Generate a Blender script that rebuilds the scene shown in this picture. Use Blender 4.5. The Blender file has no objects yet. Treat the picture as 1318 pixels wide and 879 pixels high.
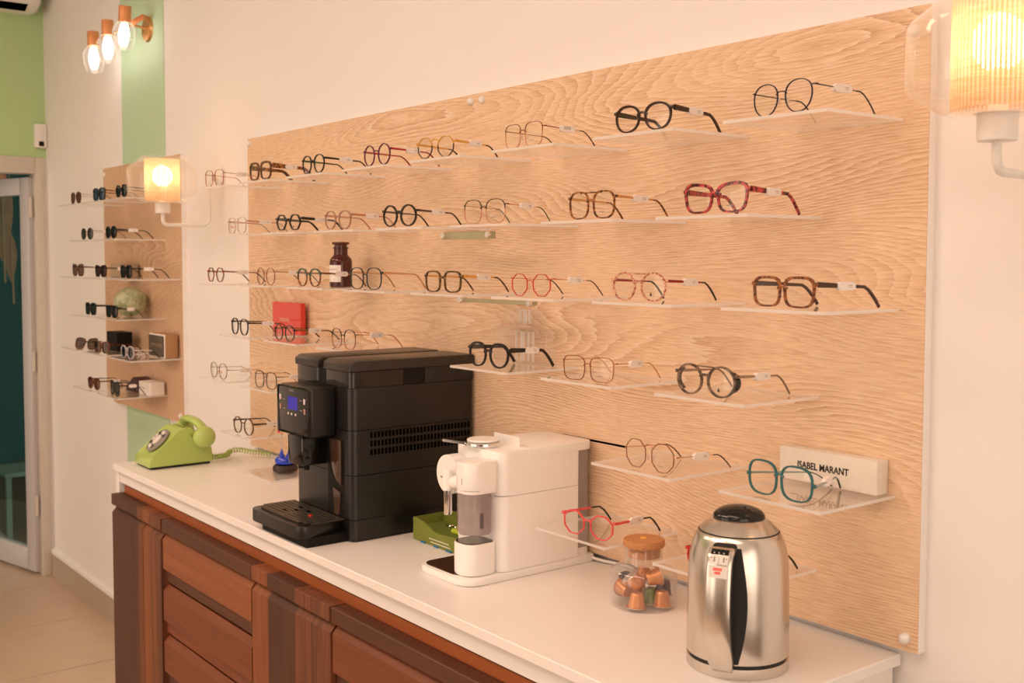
import bpy, bmesh, math, random
from mathutils import Vector, Matrix
R = math.radians
PI = math.pi
random.seed(7)
S = bpy.context.scene
COL = S.collection

# ------------------------------------------------------------------ camera
cam = bpy.data.cameras.new('camera')
camo = bpy.data.objects.new('camera', cam)
COL.objects.link(camo)
YAW, PITCH, ROLL, FPX = 0.9093, 0.0541, 0.0017, 1417.39
_f = Vector((-math.sin(YAW) * math.cos(PITCH), math.cos(YAW) * math.cos(PITCH), -math.sin(PITCH)))
_r = Vector((math.cos(YAW), math.sin(YAW), 0))
_u = _r.cross(_f)
_c, _s = math.cos(ROLL), math.sin(ROLL)
_r, _u = _c * _r + _s * _u, -_s * _r + _c * _u
camo.matrix_world = Matrix(((_r.x, _u.x, -_f.x, 0), (_r.y, _u.y, -_f.y, -1.5352), (_r.z, _u.z, -_f.z, 1.58), (0, 0, 0, 1)))
cam.sensor_width = 36
cam.lens = FPX * 36 / 1318
cam.shift_y = -29.768 / 1318
cam.clip_start = .02
cam.dof.use_dof = True
cam.dof.focus_distance = 2.15
cam.dof.aperture_fstop = 7.5
S.camera = camo

# ------------------------------------------------------------------ world, lamps of the room, exposure
S.view_settings.view_transform = 'Standard'
S.view_settings.look = 'None'
S.view_settings.gamma = 1
S.view_settings.exposure = -0.08
W = bpy.data.worlds.new('world')
S.world = W
W.use_nodes = True
W.node_tree.nodes['Background'].inputs[0].default_value = (1, .78, .61, 1)
W.node_tree.nodes['Background'].inputs[1].default_value = 2.8


def area(name, loc, sx, sy, power, color, rot=(0, 0, 0)):
    l = bpy.data.lights.new(name, 'AREA')
    l.shape = 'RECTANGLE'
    l.size, l.size_y = sx, sy
    l.energy = power
    l.color = color
    o = bpy.data.objects.new(name, l)
    o.location = loc
    o.rotation_euler = rot
    COL.objects.link(o)
    return o


WARM = (1, .69, .515)
area('ceiling_lamp_near', (-.7, -1.5, 2.93), 1.6, .5, 16, WARM, (R(-4), 0, 0))
area('ceiling_lamp_middle', (-2.2, -2.2, 2.93), 1.6, .6, 31, WARM, (R(8), 0, 0))
area('ceiling_lamp_far', (-4.2, -2.0, 2.93), 1.2, .5, 22, WARM)
area('ceiling_lamp_room', (.6, -3.6, 2.93), 1.6, 1.0, 20, WARM)

# ------------------------------------------------------------------ mesh helpers


def fin(name, bm, m, parent=None, loc=(0, 0, 0), rot=(0, 0, 0), smooth=True, ang=35):
    bmesh.ops.recalc_face_normals(bm, faces=bm.faces)
    if smooth:
        for f in bm.faces:
            f.smooth = True
        t = R(ang)
        for e in bm.edges:
            if len(e.link_faces) == 2 and e.calc_face_angle(0) > t:
                e.smooth = False
    me = bpy.data.meshes.new(name)
    bm.to_mesh(me)
    bm.free()
    for k in (m if isinstance(m, (list, tuple)) else [m]):
        me.materials.append(k)
    o = bpy.data.objects.new(name, me)
    o.location = loc
    o.rotation_euler = rot
    o.parent = parent
    COL.objects.link(o)
    return o


def tag(o, label, cat, group=None):
    o['label'] = label
    o['category'] = cat
    if group:
        o['group'] = group
    return o


def thing(name, label, cat, loc=(0, 0, 0), rz=0, group=None):
    o = bpy.data.objects.new(name, None)
    o.empty_display_size = .05
    o.location = loc
    o.rotation_euler = (0, 0, rz)
    COL.objects.link(o)
    return tag(o, label, cat, group)


def struct(o):
    o['kind'] = 'structure'
    return o


def B():
    return bmesh.new()


def bx(bm, x0, x1, y0, y1, z0, z1, bev=0, seg=2, vert_only=False):
    r = bmesh.ops.create_cube(bm, size=1)
    vs = r['verts']
    for v in vs:
        v.co = Vector(((x0 + x1) / 2 + v.co.x * (x1 - x0), (y0 + y1) / 2 + v.co.y * (y1 - y0), (z0 + z1) / 2 + v.co.z * (z1 - z0)))
    if bev:
        es = list({e for v in vs for e in v.link_edges})
        if vert_only:
            es = [e for e in es if abs((e.verts[0].co - e.verts[1].co).z) > 1e-6]
        bmesh.ops.bevel(bm, geom=es, offset=bev, segments=seg, profile=.5, affect='EDGES')
    return bm


def box(*a, **k):
    return bx(B(), *a, **k)


def prism(bm, pts, a0, a1, axis='x', bev=0, seg=1):
    """polygon extruded along an axis; pts are (y,z) for x, (x,z) for y, (x,y) for z"""
    def P(p, a):
        return {'x': (a, p[0], p[1]), 'y': (p[0], a, p[1]), 'z': (p[0], p[1], a)}[axis]
    lo = [bm.verts.new(P(p, a0)) for p in pts]
    hi = [bm.verts.new(P(p, a1)) for p in pts]
    n = len(pts)
    f1 = bm.faces.new(lo)
    f2 = bm.faces.new(hi[::-1])
    for i in range(n):
        bm.faces.new((lo[i], lo[(i + 1) % n], hi[(i + 1) % n], hi[i]))
    if bev:
        es = list(f1.edges) + list(f2.edges)
        bmesh.ops.bevel(bm, geom=es, offset=bev, segments=seg, profile=.5, affect='EDGES')
    return bm


def lathe(bm, prof, n=32, c=(0, 0, 0), M=None):
    rings = []
    for r, z in prof:
        if r < 1e-6:
            rings.append([bm.verts.new((c[0], c[1], c[2] + z))])
        else:
            rings.append([bm.verts.new((c[0] + r * math.cos(2 * PI * i / n), c[1] + r * math.sin(2 * PI * i / n), c[2] + z)) for i in range(n)])
    for a, b in zip(rings, rings[1:]):
        for i in range(n):
            j = (i + 1) % n
            if len(a) == 1 and len(b) == 1:
                continue
            if len(a) == 1:
                bm.faces.new((a[0], b[j], b[i]))
            elif len(b) == 1:
                bm.faces.new((a[i], a[j], b[0]))
            else:
                bm.faces.new((a[i], a[j], b[j], b[i]))
    if M is not None:
        bmesh.ops.transform(bm, matrix=M, verts=[v for g in rings for v in g])
    return bm


def sweep(bm, path, sec, up=Vector((0, 0, 1)), scale=None, closed=False):
    """section (list of (a,b)) along a path; a along side vector, b along up-ish vector"""
    path = [Vector(p) for p in path]
    n = len(path)
    rings = []
    pu = Vector(up)
    for i, p in enumerate(path):
        if closed:
            t = path[(i + 1) % n] - path[i - 1]
        else:
            t = path[min(i + 1, n - 1)] - path[max(i - 1, 0)]
        t.normalize()
        u = pu - t * pu.dot(t)
        if u.length < 1e-4:
            u = t.orthogonal()
        u.normalize()
        pu = u
        s = t.cross(u)
        k = scale[i] if scale else 1
        ka, kb = k if isinstance(k, tuple) else (k, k)
        rings.append([bm.verts.new(p + s * a * ka + u * b * kb) for a, b in sec])
    m = len(sec)
    rng = range(n if closed else n - 1)
    for i in rng:
        a, b = rings[i], rings[(i + 1) % n]
        for j in range(m):
            bm.faces.new((a[j], a[(j + 1) % m], b[(j + 1) % m], b[j]))
    if not closed and m > 2:
        bm.faces.new(rings[0][::-1])
        bm.faces.new(rings[-1])
    return bm


def circ(r, n=8, r2=None):
    r2 = r if r2 is None else r2
    return [(r * math.cos(2 * PI * i / n), r2 * math.sin(2 * PI * i / n)) for i in range(n)]


def rect(a, b):
    return [(-a / 2, -b / 2), (a / 2, -b / 2), (a / 2, b / 2), (-a / 2, b / 2)]


def tube(bm, path, r, n=8, closed=False, scale=None):
    return sweep(bm, path, circ(r, n), scale=scale, closed=closed)


def arc_path(pts, rad=.02, n=5):
    """polyline with rounded corners"""
    pts = [Vector(p) for p in pts]
    out = [pts[0]]
    for a, b, c in zip(pts, pts[1:], pts[2:]):
        d1, d2 = (a - b), (c - b)
        k = min(rad, d1.length * .49, d2.length * .49)
        p, q = b + d1.normalized() * k, b + d2.normalized() * k
        for i in range(n + 1):
            t = i / n
            out.append(p * (1 - t) ** 2 + b * 2 * t * (1 - t) + q * t * t)
    out.append(pts[-1])
    return out


def ball(bm, c, rx, ry=None, rz=None, nu=16, nv=10):
    ry = rx if ry is None else ry
    rz = rx if rz is None else rz
    r = bmesh.ops.create_uvsphere(bm, u_segments=nu, v_segments=nv, radius=1)
    for v in r['verts']:
        v.co = Vector((c[0] + v.co.x * rx, c[1] + v.co.y * ry, c[2] + v.co.z * rz))
    return bm


def text(name, s, size, m, parent, loc, rot=(R(90), 0, 0), ext=.0003, sx=1, align='CENTER', bold=0):
    cu = bpy.data.curves.new(name, 'FONT')
    cu.body = s
    cu.size = size
    cu.extrude = ext
    cu.offset = bold
    cu.align_x = align
    cu.align_y = 'CENTER'
    cu.resolution_u = 3
    t = bpy.data.objects.new(name + '_tmp', cu)
    COL.objects.link(t)
    me = bpy.data.meshes.new_from_object(t.evaluated_get(bpy.context.evaluated_depsgraph_get()))
    bpy.data.objects.remove(t)
    bpy.data.curves.remove(cu)
    me.name = name
    me.materials.clear()
    me.materials.append(m)
    o = bpy.data.objects.new(name, me)
    o.location = loc
    o.rotation_euler = rot
    o.scale = (sx, 1, 1)
    o.parent = parent
    COL.objects.link(o)
    return o


# ------------------------------------------------------------------ materials
def nt(name):
    m = bpy.data.materials.new(name)
    m.use_nodes = True
    t = m.node_tree
    t.nodes.clear()
    out = t.nodes.new('ShaderNodeOutputMaterial')
    return m, t, out


def N(t, typ, **k):
    n = t.nodes.new(typ)
    for a, v in k.items():
        setattr(n, a, v)
    return n


def setv(n, **k):
    for a, v in k.items():
        n.inputs[a.replace('_', ' ')].default_value = v
    return n


def L(t, a, b):
    t.links.new(a, b)


def c4(c):
    return (c[0], c[1], c[2], 1)


def pbr(name, c, rough=.5, metal=0, noise=.06, nscale=40, bump=0, bscale=200, spec=.5, trans=0, coat=0):
    """principled surface with a faint procedural mottling of its colour"""
    m, t, out = nt(name)
    p = N(t, 'ShaderNodeBsdfPrincipled')
    tc = N(t, 'ShaderNodeTexCoord')
    no = N(t, 'ShaderNodeTexNoise')
    no.inputs['Scale'].default_value = nscale
    no.inputs['Detail'].default_value = 2
    L(t, tc.outputs['Object'], no.inputs['Vector'])
    mx = N(t, 'ShaderNodeMix', data_type='RGBA')
    mx.inputs['A'].default_value = c4([x * (1 - noise) for x in c])
    mx.inputs['B'].default_value = c4([min(1, x * (1 + noise)) for x in c])
    L(t, no.outputs['Fac'], mx.inputs['Factor'])
    L(t, mx.outputs['Result'], p.inputs['Base Color'])
    p.inputs['Roughness'].default_value = rough
    p.inputs['Metallic'].default_value = metal
    p.inputs['Specular IOR Level'].default_value = spec
    p.inputs['Coat Weight'].default_value = coat
    p.inputs['Coat Roughness'].default_value = .08
    if bump:
        n2 = N(t, 'ShaderNodeTexNoise')
        n2.inputs['Scale'].default_value = bscale
        L(t, tc.outputs['Object'], n2.inputs['Vector'])
        b = N(t, 'ShaderNodeBump')
        b.inputs['Strength'].default_value = bump
        b.inputs['Distance'].default_value = .001
        L(t, n2.outputs['Fac'], b.inputs['Height'])
        L(t, b.outputs['Normal'], p.inputs['Normal'])
    L(t, p.outputs['BSDF'], out.inputs['Surface'])
    return m


def fresnel(t, ior):
    g = N(t, 'ShaderNodeNewGeometry')
    mr = N(t, 'ShaderNodeMapRange')
    mr.inputs['To Min'].default_value = ior
    mr.inputs['To Max'].default_value = 1 / ior
    L(t, g.outputs['Backfacing'], mr.inputs['Value'])
    f = N(t, 'ShaderNodeFresnel')
    L(t, mr.outputs['Result'], f.inputs['IOR'])
    return f


def glass(name, tint=(1, 1, 1), ior=1.45, rough=.01, haze=0, hazecol=(1, 1, 1), rim=0):
    """thin clear sheet: sees straight through, mirrors by angle, optional milky share"""
    m, t, out = nt(name)
    tr = N(t, 'ShaderNodeBsdfTransparent')
    tr.inputs['Color'].default_value = c4(tint)
    gl = N(t, 'ShaderNodeBsdfGlossy')
    gl.inputs['Roughness'].default_value = rough
    gl.inputs['Color'].default_value = (1, 1, 1, 1)
    src = tr.outputs[0]
    if haze:
        df = N(t, 'ShaderNodeBsdfDiffuse')
        df.inputs['Color'].default_value = c4(hazecol)
        tl = N(t, 'ShaderNodeBsdfTranslucent')
        tl.inputs['Color'].default_value = c4(hazecol)
        a = N(t, 'ShaderNodeMixShader')
        a.inputs[0].default_value = .5
        L(t, df.outputs[0], a.inputs[1])
        L(t, tl.outputs[0], a.inputs[2])
        b = N(t, 'ShaderNodeMixShader')
        b.inputs[0].default_value = haze
        if rim:     # whitish haze mixed in at grazing angles imitates bright thick-glass edges
            lw = N(t, 'ShaderNodeLayerWeight')
            lw.inputs['Blend'].default_value = .5
            pw = N(t, 'ShaderNodeMath', operation='POWER')
            pw.inputs[1].default_value = 3
            L(t, lw.outputs['Facing'], pw.inputs[0])
            ma = N(t, 'ShaderNodeMath', operation='MULTIPLY_ADD')
            ma.inputs[1].default_value = rim
            ma.inputs[2].default_value = haze
            L(t, pw.outputs[0], ma.inputs[0])
            L(t, ma.outputs[0], b.inputs[0])
        L(t, tr.outputs[0], b.inputs[1])
        L(t, a.outputs[0], b.inputs[2])
        src = b.outputs[0]
    f = fresnel(t, ior)
    mx = N(t, 'ShaderNodeMixShader')
    L(t, f.outputs[0], mx.inputs[0])
    L(t, src, mx.inputs[1])
    L(t, gl.outputs[0], mx.inputs[2])
    L(t, mx.outputs[0], out.inputs['Surface'])
    return m


def emit(name, c, s):
    m, t, out = nt(name)
    e = N(t, 'ShaderNodeEmission')
    e.inputs['Color'].default_value = c4(c)
    e.inputs['Strength'].default_value = s
    L(t, e.outputs[0], out.inputs['Surface'])
    return m


def tortoise(name, a, b, scale=150, rough=.15):
    m, t, out = nt(name)
    p = N(t, 'ShaderNodeBsdfPrincipled')
    tc = N(t, 'ShaderNodeTexCoord')
    no = N(t, 'ShaderNodeTexNoise')
    no.inputs['Scale'].default_value = scale
    no.inputs['Detail'].default_value = 1.5
    no.inputs['Distortion'].default_value = .6
    L(t, tc.outputs['Object'], no.inputs['Vector'])
    r = N(t, 'ShaderNodeValToRGB')
    r.color_ramp.elements[0].position = .42
    r.color_ramp.elements[0].color = c4(a)
    r.color_ramp.elements[1].position = .6
    r.color_ramp.elements[1].color = c4(b)
    L(t, no.outputs['Fac'], r.inputs[0])
    L(t, r.outputs[0], p.inputs['Base Color'])
    p.inputs['Roughness'].default_value = rough
    L(t, p.outputs[0], out.inputs['Surface'])
    return m


def oak(name, base, dark, chalk, rings=15, seed=0.0):
    """horizontal limed-oak veneer with cathedral figure; contours of a stretched noise make the growth rings"""
    m, t, out = nt(name)
    p = N(t, 'ShaderNodeBsdfPrincipled')
    tc = N(t, 'ShaderNodeTexCoord')

    def noise(sx, sz, scale=1, detail=2, rough=.5, dist=0, off=0):
        mp = N(t, 'ShaderNodeMapping')
        mp.inputs['Scale'].default_value = (sx, 1, sz)
        mp.inputs['Location'].default_value = (off + seed, 0, off * .7)
        L(t, tc.outputs['Object'], mp.inputs['Vector'])
        n = N(t, 'ShaderNodeTexNoise')
        n.inputs['Scale'].default_value = scale
        n.inputs['Detail'].default_value = detail
        n.inputs['Roughness'].default_value = rough
        n.inputs['Distortion'].default_value = dist
        L(t, mp.outputs[0], n.inputs['Vector'])
        return n.outputs['Fac']

    def M(op, a, b=None, c=None):
        n = N(t, 'ShaderNodeMath', operation=op)
        for i, v in enumerate((a, b, c)):
            if v is None:
                continue
            if isinstance(v, (int, float)):
                n.inputs[i].default_value = v
            else:
                L(t, v, n.inputs[i])
        return n.outputs[0]
    sep = N(t, 'ShaderNodeSeparateXYZ')
    L(t, tc.outputs['Object'], sep.inputs[0])
    low = noise(.62, 2.9, 1, 1.6, .5)
    wob = noise(1.8, 26, 1, 2, .5, 0, 3)
    jag = noise(5, 200, 1, 1.5, .5, 0, 6)
    field = M('ADD', M('MULTIPLY', sep.outputs[2], 112.0), M('MULTIPLY', low, 84.0 * rings / 15))
    field = M('ADD', field, M('ADD', M('MULTIPLY', wob, 1.8), M('MULTIPLY', jag, .55)))
    saw = M('FRACT', field)
    ring = M('POWER', saw, 2.2)                                  # soft rise, hard edge like earlywood/latewood
    pores = noise(20, 430, 1, 2, .6, 0, 1)
    pores2 = noise(30, 620, 1, 1, .5, 0, 5)
    patch = noise(1.6, 6, 1, 2, .5, 0, 9)
    pk = N(t, 'ShaderNodeMapRange')
    pk.inputs['From Min'].default_value = .36
    pk.inputs['From Max'].default_value = .66
    L(t, patch, pk.inputs['Value'])
    mx = N(t, 'ShaderNodeMix', data_type='RGBA')
    mx.inputs['A'].default_value = c4(base)
    mx.inputs['B'].default_value = c4(dark)
    fac = M('ADD', M('MULTIPLY', ring, M('ADD', .14, M('MULTIPLY', pk.outputs[0], .52))), M('MULTIPLY', M('SUBTRACT', pores, .43), 1.5))
    fac = M('ADD', fac, M('MULTIPLY', M('SUBTRACT', patch, .45), .35))
    cl = N(t, 'ShaderNodeClamp')
    L(t, fac, cl.inputs[0])
    L(t, cl.outputs[0], mx.inputs['Factor'])
    # chalk lime left in the coarse pores just behind the hard edge of a ring
    ch = N(t, 'ShaderNodeMapRange')
    ch.inputs['From Min'].default_value = .0
    ch.inputs['From Max'].default_value = .28
    ch.inputs['To Min'].default_value = 1
    ch.inputs['To Max'].default_value = 0
    L(t, saw, ch.inputs['Value'])
    pm = N(t, 'ShaderNodeMapRange')
    pm.inputs['From Min'].default_value = .52
    pm.inputs['From Max'].default_value = .68
    L(t, pores2, pm.inputs['Value'])
    chf = M('MULTIPLY', M('ADD', M('MULTIPLY', ch.outputs[0], M('MULTIPLY', pk.outputs[0], .9)), M('MULTIPLY', pm.outputs[0], .45)), .8)
    m2 = N(t, 'ShaderNodeMix', data_type='RGBA')
    L(t, mx.outputs['Result'], m2.inputs['A'])
    m2.inputs['B'].default_value = c4(chalk)
    L(t, chf, m2.inputs['Factor'])
    L(t, m2.outputs['Result'], p.inputs['Base Color'])
    p.inputs['Roughness'].default_value = .55
    p.inputs['Specular IOR Level'].default_value = .3
    b = N(t, 'ShaderNodeBump')
    b.inputs['Strength'].default_value = .25
    b.inputs['Distance'].default_value = .001
    L(t, pores, b.inputs['Height'])
    L(t, b.outputs[0], p.inputs['Normal'])
    L(t, p.outputs[0], out.inputs['Surface'])
    return m


def plankwood(name, a, b, vertical=True, rough=.5):
    m, t, out = nt(name)
    p = N(t, 'ShaderNodeBsdfPrincipled')
    tc = N(t, 'ShaderNodeTexCoord')
    mp = N(t, 'ShaderNodeMapping')
    mp.inputs['Scale'].default_value = (45, 45, 2.2) if vertical else (2.2, 45, 45)
    L(t, tc.outputs['Object'], mp.inputs['Vector'])
    n = N(t, 'ShaderNodeTexNoise')
    n.inputs['Scale'].default_value = 1
    n.inputs['Detail'].default_value = 4
    n.inputs['Distortion'].default_value = .8
    L(t, mp.outputs[0], n.inputs['Vector'])
    r = N(t, 'ShaderNodeValToRGB')
    r.color_ramp.elements[0].position = .3
    r.color_ramp.elements[0].color = c4(a)
    r.color_ramp.elements[1].position = .72
    r.color_ramp.elements[1].color = c4(b)
    L(t, n.outputs['Fac'], r.inputs[0])
    L(t, r.outputs[0], p.inputs['Base Color'])
    p.inputs['Roughness'].default_value = rough
    bp = N(t, 'ShaderNodeBump')
    bp.inputs['Strength'].default_value = .12
    bp.inputs['Distance'].default_value = .001
    L(t, n.outputs['Fac'], bp.inputs['Height'])
    L(t, bp.outputs[0], p.inputs['Normal'])
    L(t, p.outputs[0], out.inputs['Surface'])
    return m


M = {}
M['wall'] = pbr('wall_paint', (.86, .84, .83), .85, noise=.015, nscale=3, bump=.08, bscale=60)
M['green'] = pbr('green_paint', (.47, .66, .33), .8, noise=.03, nscale=3, bump=.08, bscale=60)
M['mint'] = pbr('mint_paint', (.50, .69, .49), .55, noise=.02, nscale=3, bump=.05, bscale=60)
M['ceil'] = pbr('ceiling_paint', (.85, .84, .82), .9)
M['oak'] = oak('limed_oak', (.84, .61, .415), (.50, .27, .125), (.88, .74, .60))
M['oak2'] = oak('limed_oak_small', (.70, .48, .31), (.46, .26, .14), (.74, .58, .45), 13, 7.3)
M['white'] = pbr('white_laminate', (.88, .86, .845), .38, noise=.02, nscale=5)
M['white_edge'] = pbr('white_edge', (.93, .90, .88), .5)
M['cream'] = pbr('cream_plastic', (.95, .94, .92), .34, noise=.01)
M['white_plastic'] = pbr('white_plastic', (.85, .83, .80), .4, noise=.01)
M['tile'] = pbr('floor_tile', (.60, .455, .335), .32, noise=.08, nscale=6)
M['grout'] = pbr('grout', (.16, .11, .08), .9)
M['skirt'] = pbr('skirting_tile', (.48, .385, .30), .45, noise=.08, nscale=8)
M['doorframe'] = pbr('door_lacquer', (.62, .57, .50), .4)
M['doorleaf'] = pbr('door_aluminium', (.52, .50, .50), .35)
M['teal'] = pbr('teal_paint', (.050, .165, .175), .8, noise=.3, nscale=4)
M['tealframe'] = pbr('teal_board', (.20, .30, .26), .7, noise=.3, nscale=9)
M['reflectedrib'] = pbr('reflected_rib', (.40, .22, .12), .7)
M['reflected'] = pbr('reflected_brown', (.34, .17, .095), .7, noise=.35, nscale=30)  # brown of the leaf-shaped reflection in the door glass
M['blackgap'] = pbr('dark_gap', (.002, .002, .002), .9, spec=0)
M['acr'] = glass('acrylic', (.985, .975, .965), 1.49, .015, .06)
M['acr_edge'] = glass('acrylic_edge', (.98, .96, .95), 1.49, .1, .80)
M['lens'] = glass('demo_lens', (.985, .985, .98), 1.5, .005)
M['clear'] = glass('clear_glass', (.975, .97, .965), 1.5, .01, .035, (1, 1, 1), .35)
M['tubeglass'] = glass('tube_glass', (.93, .92, .92), 1.5, .02, .18, (1, 1, 1), .5)
M['shadeglass'] = glass('lamp_glass', (.97, .955, .94), 1.5, .03, .08, (1, .97, .93), .35)
M['doorglass'] = glass('door_glass', (.72, .84, .82), 1.5, .02)
M['greenglass'] = glass('green_edge_glass', (.78, .84, .72), 1.5, .04, .40, (.62, .66, .48))
M['crystal'] = glass('crystal_block', (.975, .965, .955), 1.5, .02, .04, (1, 1, 1), .2)
M['redglass'] = pbr('red_acrylic', (.72, .045, .03), .06, noise=.03, coat=.3)
M['amber'] = pbr('amber_glass', (.075, .013, .010), .07, noise=.1)
M['smoke'] = glass('smoke_plastic', (.30, .25, .23), 1.5, .06, .1, (.25, .2, .18))
M['tank'] = glass('grey_tank', (.95, .93, .92), 1.45, .04, .72, (.75, .68, .66))
M['milk'] = glass('frosted_jug', (.75, .71, .71), 1.45, .12, .30, (.62, .55, .54))
M['water'] = glass('tank_water', (.62, .60, .64), 1.33, .03, .25, (.40, .36, .40))
M['black'] = pbr('black_satin', (.009, .008, .0075), .33, noise=.15, nscale=90, bump=.05, bscale=900)
M['black2'] = pbr('black_matt', (.005, .004, .004), .6, spec=.25)
M['blacklid'] = pbr('black_lid', (.028, .022, .018), .34, noise=.1)
M['pianob'] = pbr('black_gloss', (.006, .006, .006), .08)
M['brown_gloss'] = pbr('brown_gloss', (.06, .03, .018), .12)
M['steel'] = pbr('brushed_steel', (.70, .655, .60), .24, 1, noise=.04, nscale=20)
M['chrome'] = pbr('chrome', (.82, .80, .78), .08, 1, noise=.01)
M['copperm'] = pbr('copper_sleeve', (.72, .30, .12), .35, .35)
M['brass'] = pbr('brass', (.75, .45, .2), .3, 1)
M['screen'] = emit('purple_screen', (.17, .11, .62), .55)
M['icon'] = emit('lit_icon', (1, .62, .45), .8)
M['icon2'] = pbr('icon_print', (.42, .22, .15), .4)
M['greyprint'] = pbr('grey_print', (.32, .28, .26), .6)
M['ink'] = pbr('ink', (.03, .025, .025), .6)
M['whiteink'] = pbr('white_ink', (.85, .82, .74), .6)
M['redink'] = pbr('red_ink', (.85, .16, .12), .5)
M['pinkink'] = pbr('pink_ink', (.95, .52, .42), .5)
M['orangeink'] = pbr('orange_ink', (.75, .3, .15), .5)
M['tagpaper'] = pbr('tag_paper', (.88, .83, .80), .6)
M['box_cream'] = pbr('cream_card', (.80, .74, .66), .8, noise=.05, nscale=60, bump=.5, bscale=120)
M['card_green'] = pbr('green_card', (.20, .24, .035), .65, noise=.08)
M['card_green_d'] = pbr('green_card_inside', (.14, .20, .03), .7)
M['lime'] = pbr('lime_card', (.55, .68, .06), .6)
M['bluecard'] = pbr('blue_card', (.02, .22, .5), .6)
M['phone'] = pbr('lime_phone', (.45, .60, .16), .26, noise=.02, spec=.5)
M['dial'] = pbr('dial_grey', (.33, .30, .29), .3, .3)
M['dialw'] = pbr('dial_white', (.8, .76, .72), .4)
M['cork'] = pbr('cork', (.55, .25, .10), .8, noise=.35, nscale=220, bump=.4, bscale=300)
M['yellow'] = pbr('yellow_dot', (.85, .5, .05), .5)
M['capcu'] = pbr('capsule_copper', (.80, .34, .13), .30, .55)
M['cappu'] = pbr('capsule_purple', (.03, .02, .09), .35, .5)
M['capgr'] = pbr('capsule_green', (.16, .25, .07), .35, .5)
M['foil'] = pbr('capsule_foil', (.75, .62, .52), .35, .8)
M['blueliq'] = pbr('blue_liquid', (.004, .045, .62), .08, coat=.5)
M['darkwood_base'] = pbr('dark_disc', (.035, .022, .017), .45)
M['jimmyface'] = pbr('sign_face', (.10, .075, .05), .4)
M['gold'] = pbr('gold_edge', (.60, .38, .17), .4, .4)
M['goldtxt'] = pbr('gold_letter', (.42, .31, .20), .4, .3)
M['woodblock'] = pbr('block_side', (.40, .21, .09), .5)
M['purplebox'] = pbr('purple_leather', (.06, .022, .03), .5)
M['beige'] = pbr('beige_card', (.42, .32, .22), .7)
M['rubber'] = pbr('rubber', (.012, .012, .012), .7)
M['bulb'] = emit('lamp_bulb', (1, .70, .42), 14)
M['bulb3'] = emit('spot_bulb', (1, .86, .74), 9)
M['redled'] = pbr('red_plastic', (.7, .05, .05), .3)


def marble(name, a, b):
    return tortoise(name, a, b, 45, .35)


M['greenstone'] = marble('green_stone', (.50, .53, .33), (.30, .36, .20))


# woven lamp paper: real gaps between warp and weft, lit by the bulb behind it
def weave():
    m, t, out = nt('woven_shade')
    tc = N(t, 'ShaderNodeTexCoord')
    sp = N(t, 'ShaderNodeSeparateXYZ')
    L(t, tc.outputs['Object'], sp.inputs[0])
    at = N(t, 'ShaderNodeMath', operation='ARCTAN2')
    L(t, sp.outputs[1], at.inputs[0])
    L(t, sp.outputs[0], at.inputs[1])

    def band(src, k, thr):
        a = N(t, 'ShaderNodeMath', operation='MULTIPLY')
        a.inputs[1].default_value = k
        L(t, src, a.inputs[0])
        s = N(t, 'ShaderNodeMath', operation='SINE')
        L(t, a.outputs[0], s.inputs[0])
        g = N(t, 'ShaderNodeMath', operation='GREATER_THAN')
        g.inputs[1].default_value = thr
        L(t, s.outputs[0], g.inputs[0])
        return g.outputs[0]
    v = band(at.outputs[0], 62, .35)
    h = band(sp.outputs[2], 2100, .1)
    gap = N(t, 'ShaderNodeMath', operation='MULTIPLY')
    L(t, v, gap.inputs[0])
    L(t, h, gap.inputs[1])
    half = N(t, 'ShaderNodeMath', operation='MULTIPLY')
    half.inputs[1].default_value = .8
    L(t, gap.outputs[0], half.inputs[0])
    no = N(t, 'ShaderNodeTexNoise')
    mp = N(t, 'ShaderNodeMapping')
    mp.inputs['Scale'].default_value = (6, 6, 70)
    L(t, tc.outputs['Object'], mp.inputs[0])
    L(t, mp.outputs[0], no.inputs['Vector'])
    mxc = N(t, 'ShaderNodeMix', data_type='RGBA')
    mxc.inputs['A'].default_value = (.62, .33, .14, 1)
    mxc.inputs['B'].default_value = (.95, .78, .56, 1)
    ss = N(t, 'ShaderNodeMath', operation='MULTIPLY')
    ss.inputs[1].default_value = 62
    L(t, at.outputs[0], ss.inputs[0])
    sn = N(t, 'ShaderNodeMath', operation='SINE')
    L(t, ss.outputs[0], sn.inputs[0])
    th = N(t, 'ShaderNodeMath', operation='MULTIPLY_ADD')      # thicker warp threads let less light through
    th.inputs[1].default_value = .38
    L(t, sn.outputs[0], th.inputs[0])
    L(t, no.outputs['Fac'], th.inputs[2])
    L(t, th.outputs[0], mxc.inputs['Factor'])
    mxc.clamp_factor = True
    tl = N(t, 'ShaderNodeBsdfTranslucent')
    df = N(t, 'ShaderNodeBsdfDiffuse')
    L(t, mxc.outputs['Result'], tl.inputs[0])
    L(t, mxc.outputs['Result'], df.inputs[0])
    a = N(t, 'ShaderNodeMixShader')
    a.inputs[0].default_value = .6
    L(t, df.outputs[0], a.inputs[1])
    L(t, tl.outputs[0], a.inputs[2])
    tr = N(t, 'ShaderNodeBsdfTransparent')
    b = N(t, 'ShaderNodeMixShader')
    L(t, half.outputs[0], b.inputs[0])
    L(t, a.outputs[0], b.inputs[1])
    L(t, tr.outputs[0], b.inputs[2])
    L(t, b.outputs[0], out.inputs['Surface'])
    return m


M['weave'] = weave()

_pm = {}


def plastic(c, rough=.16):
    k = ('p',) + tuple(c) + (rough,)
    if k not in _pm:
        _pm[k] = pbr('acetate', c, rough, noise=.04, nscale=60)
    return _pm[k]


def metal(c, rough=.25):
    k = ('m',) + tuple(c)
    if k not in _pm:
        _pm[k] = pbr('wire_metal', c, rough, .75, noise=.03)
    return _pm[k]


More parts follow.
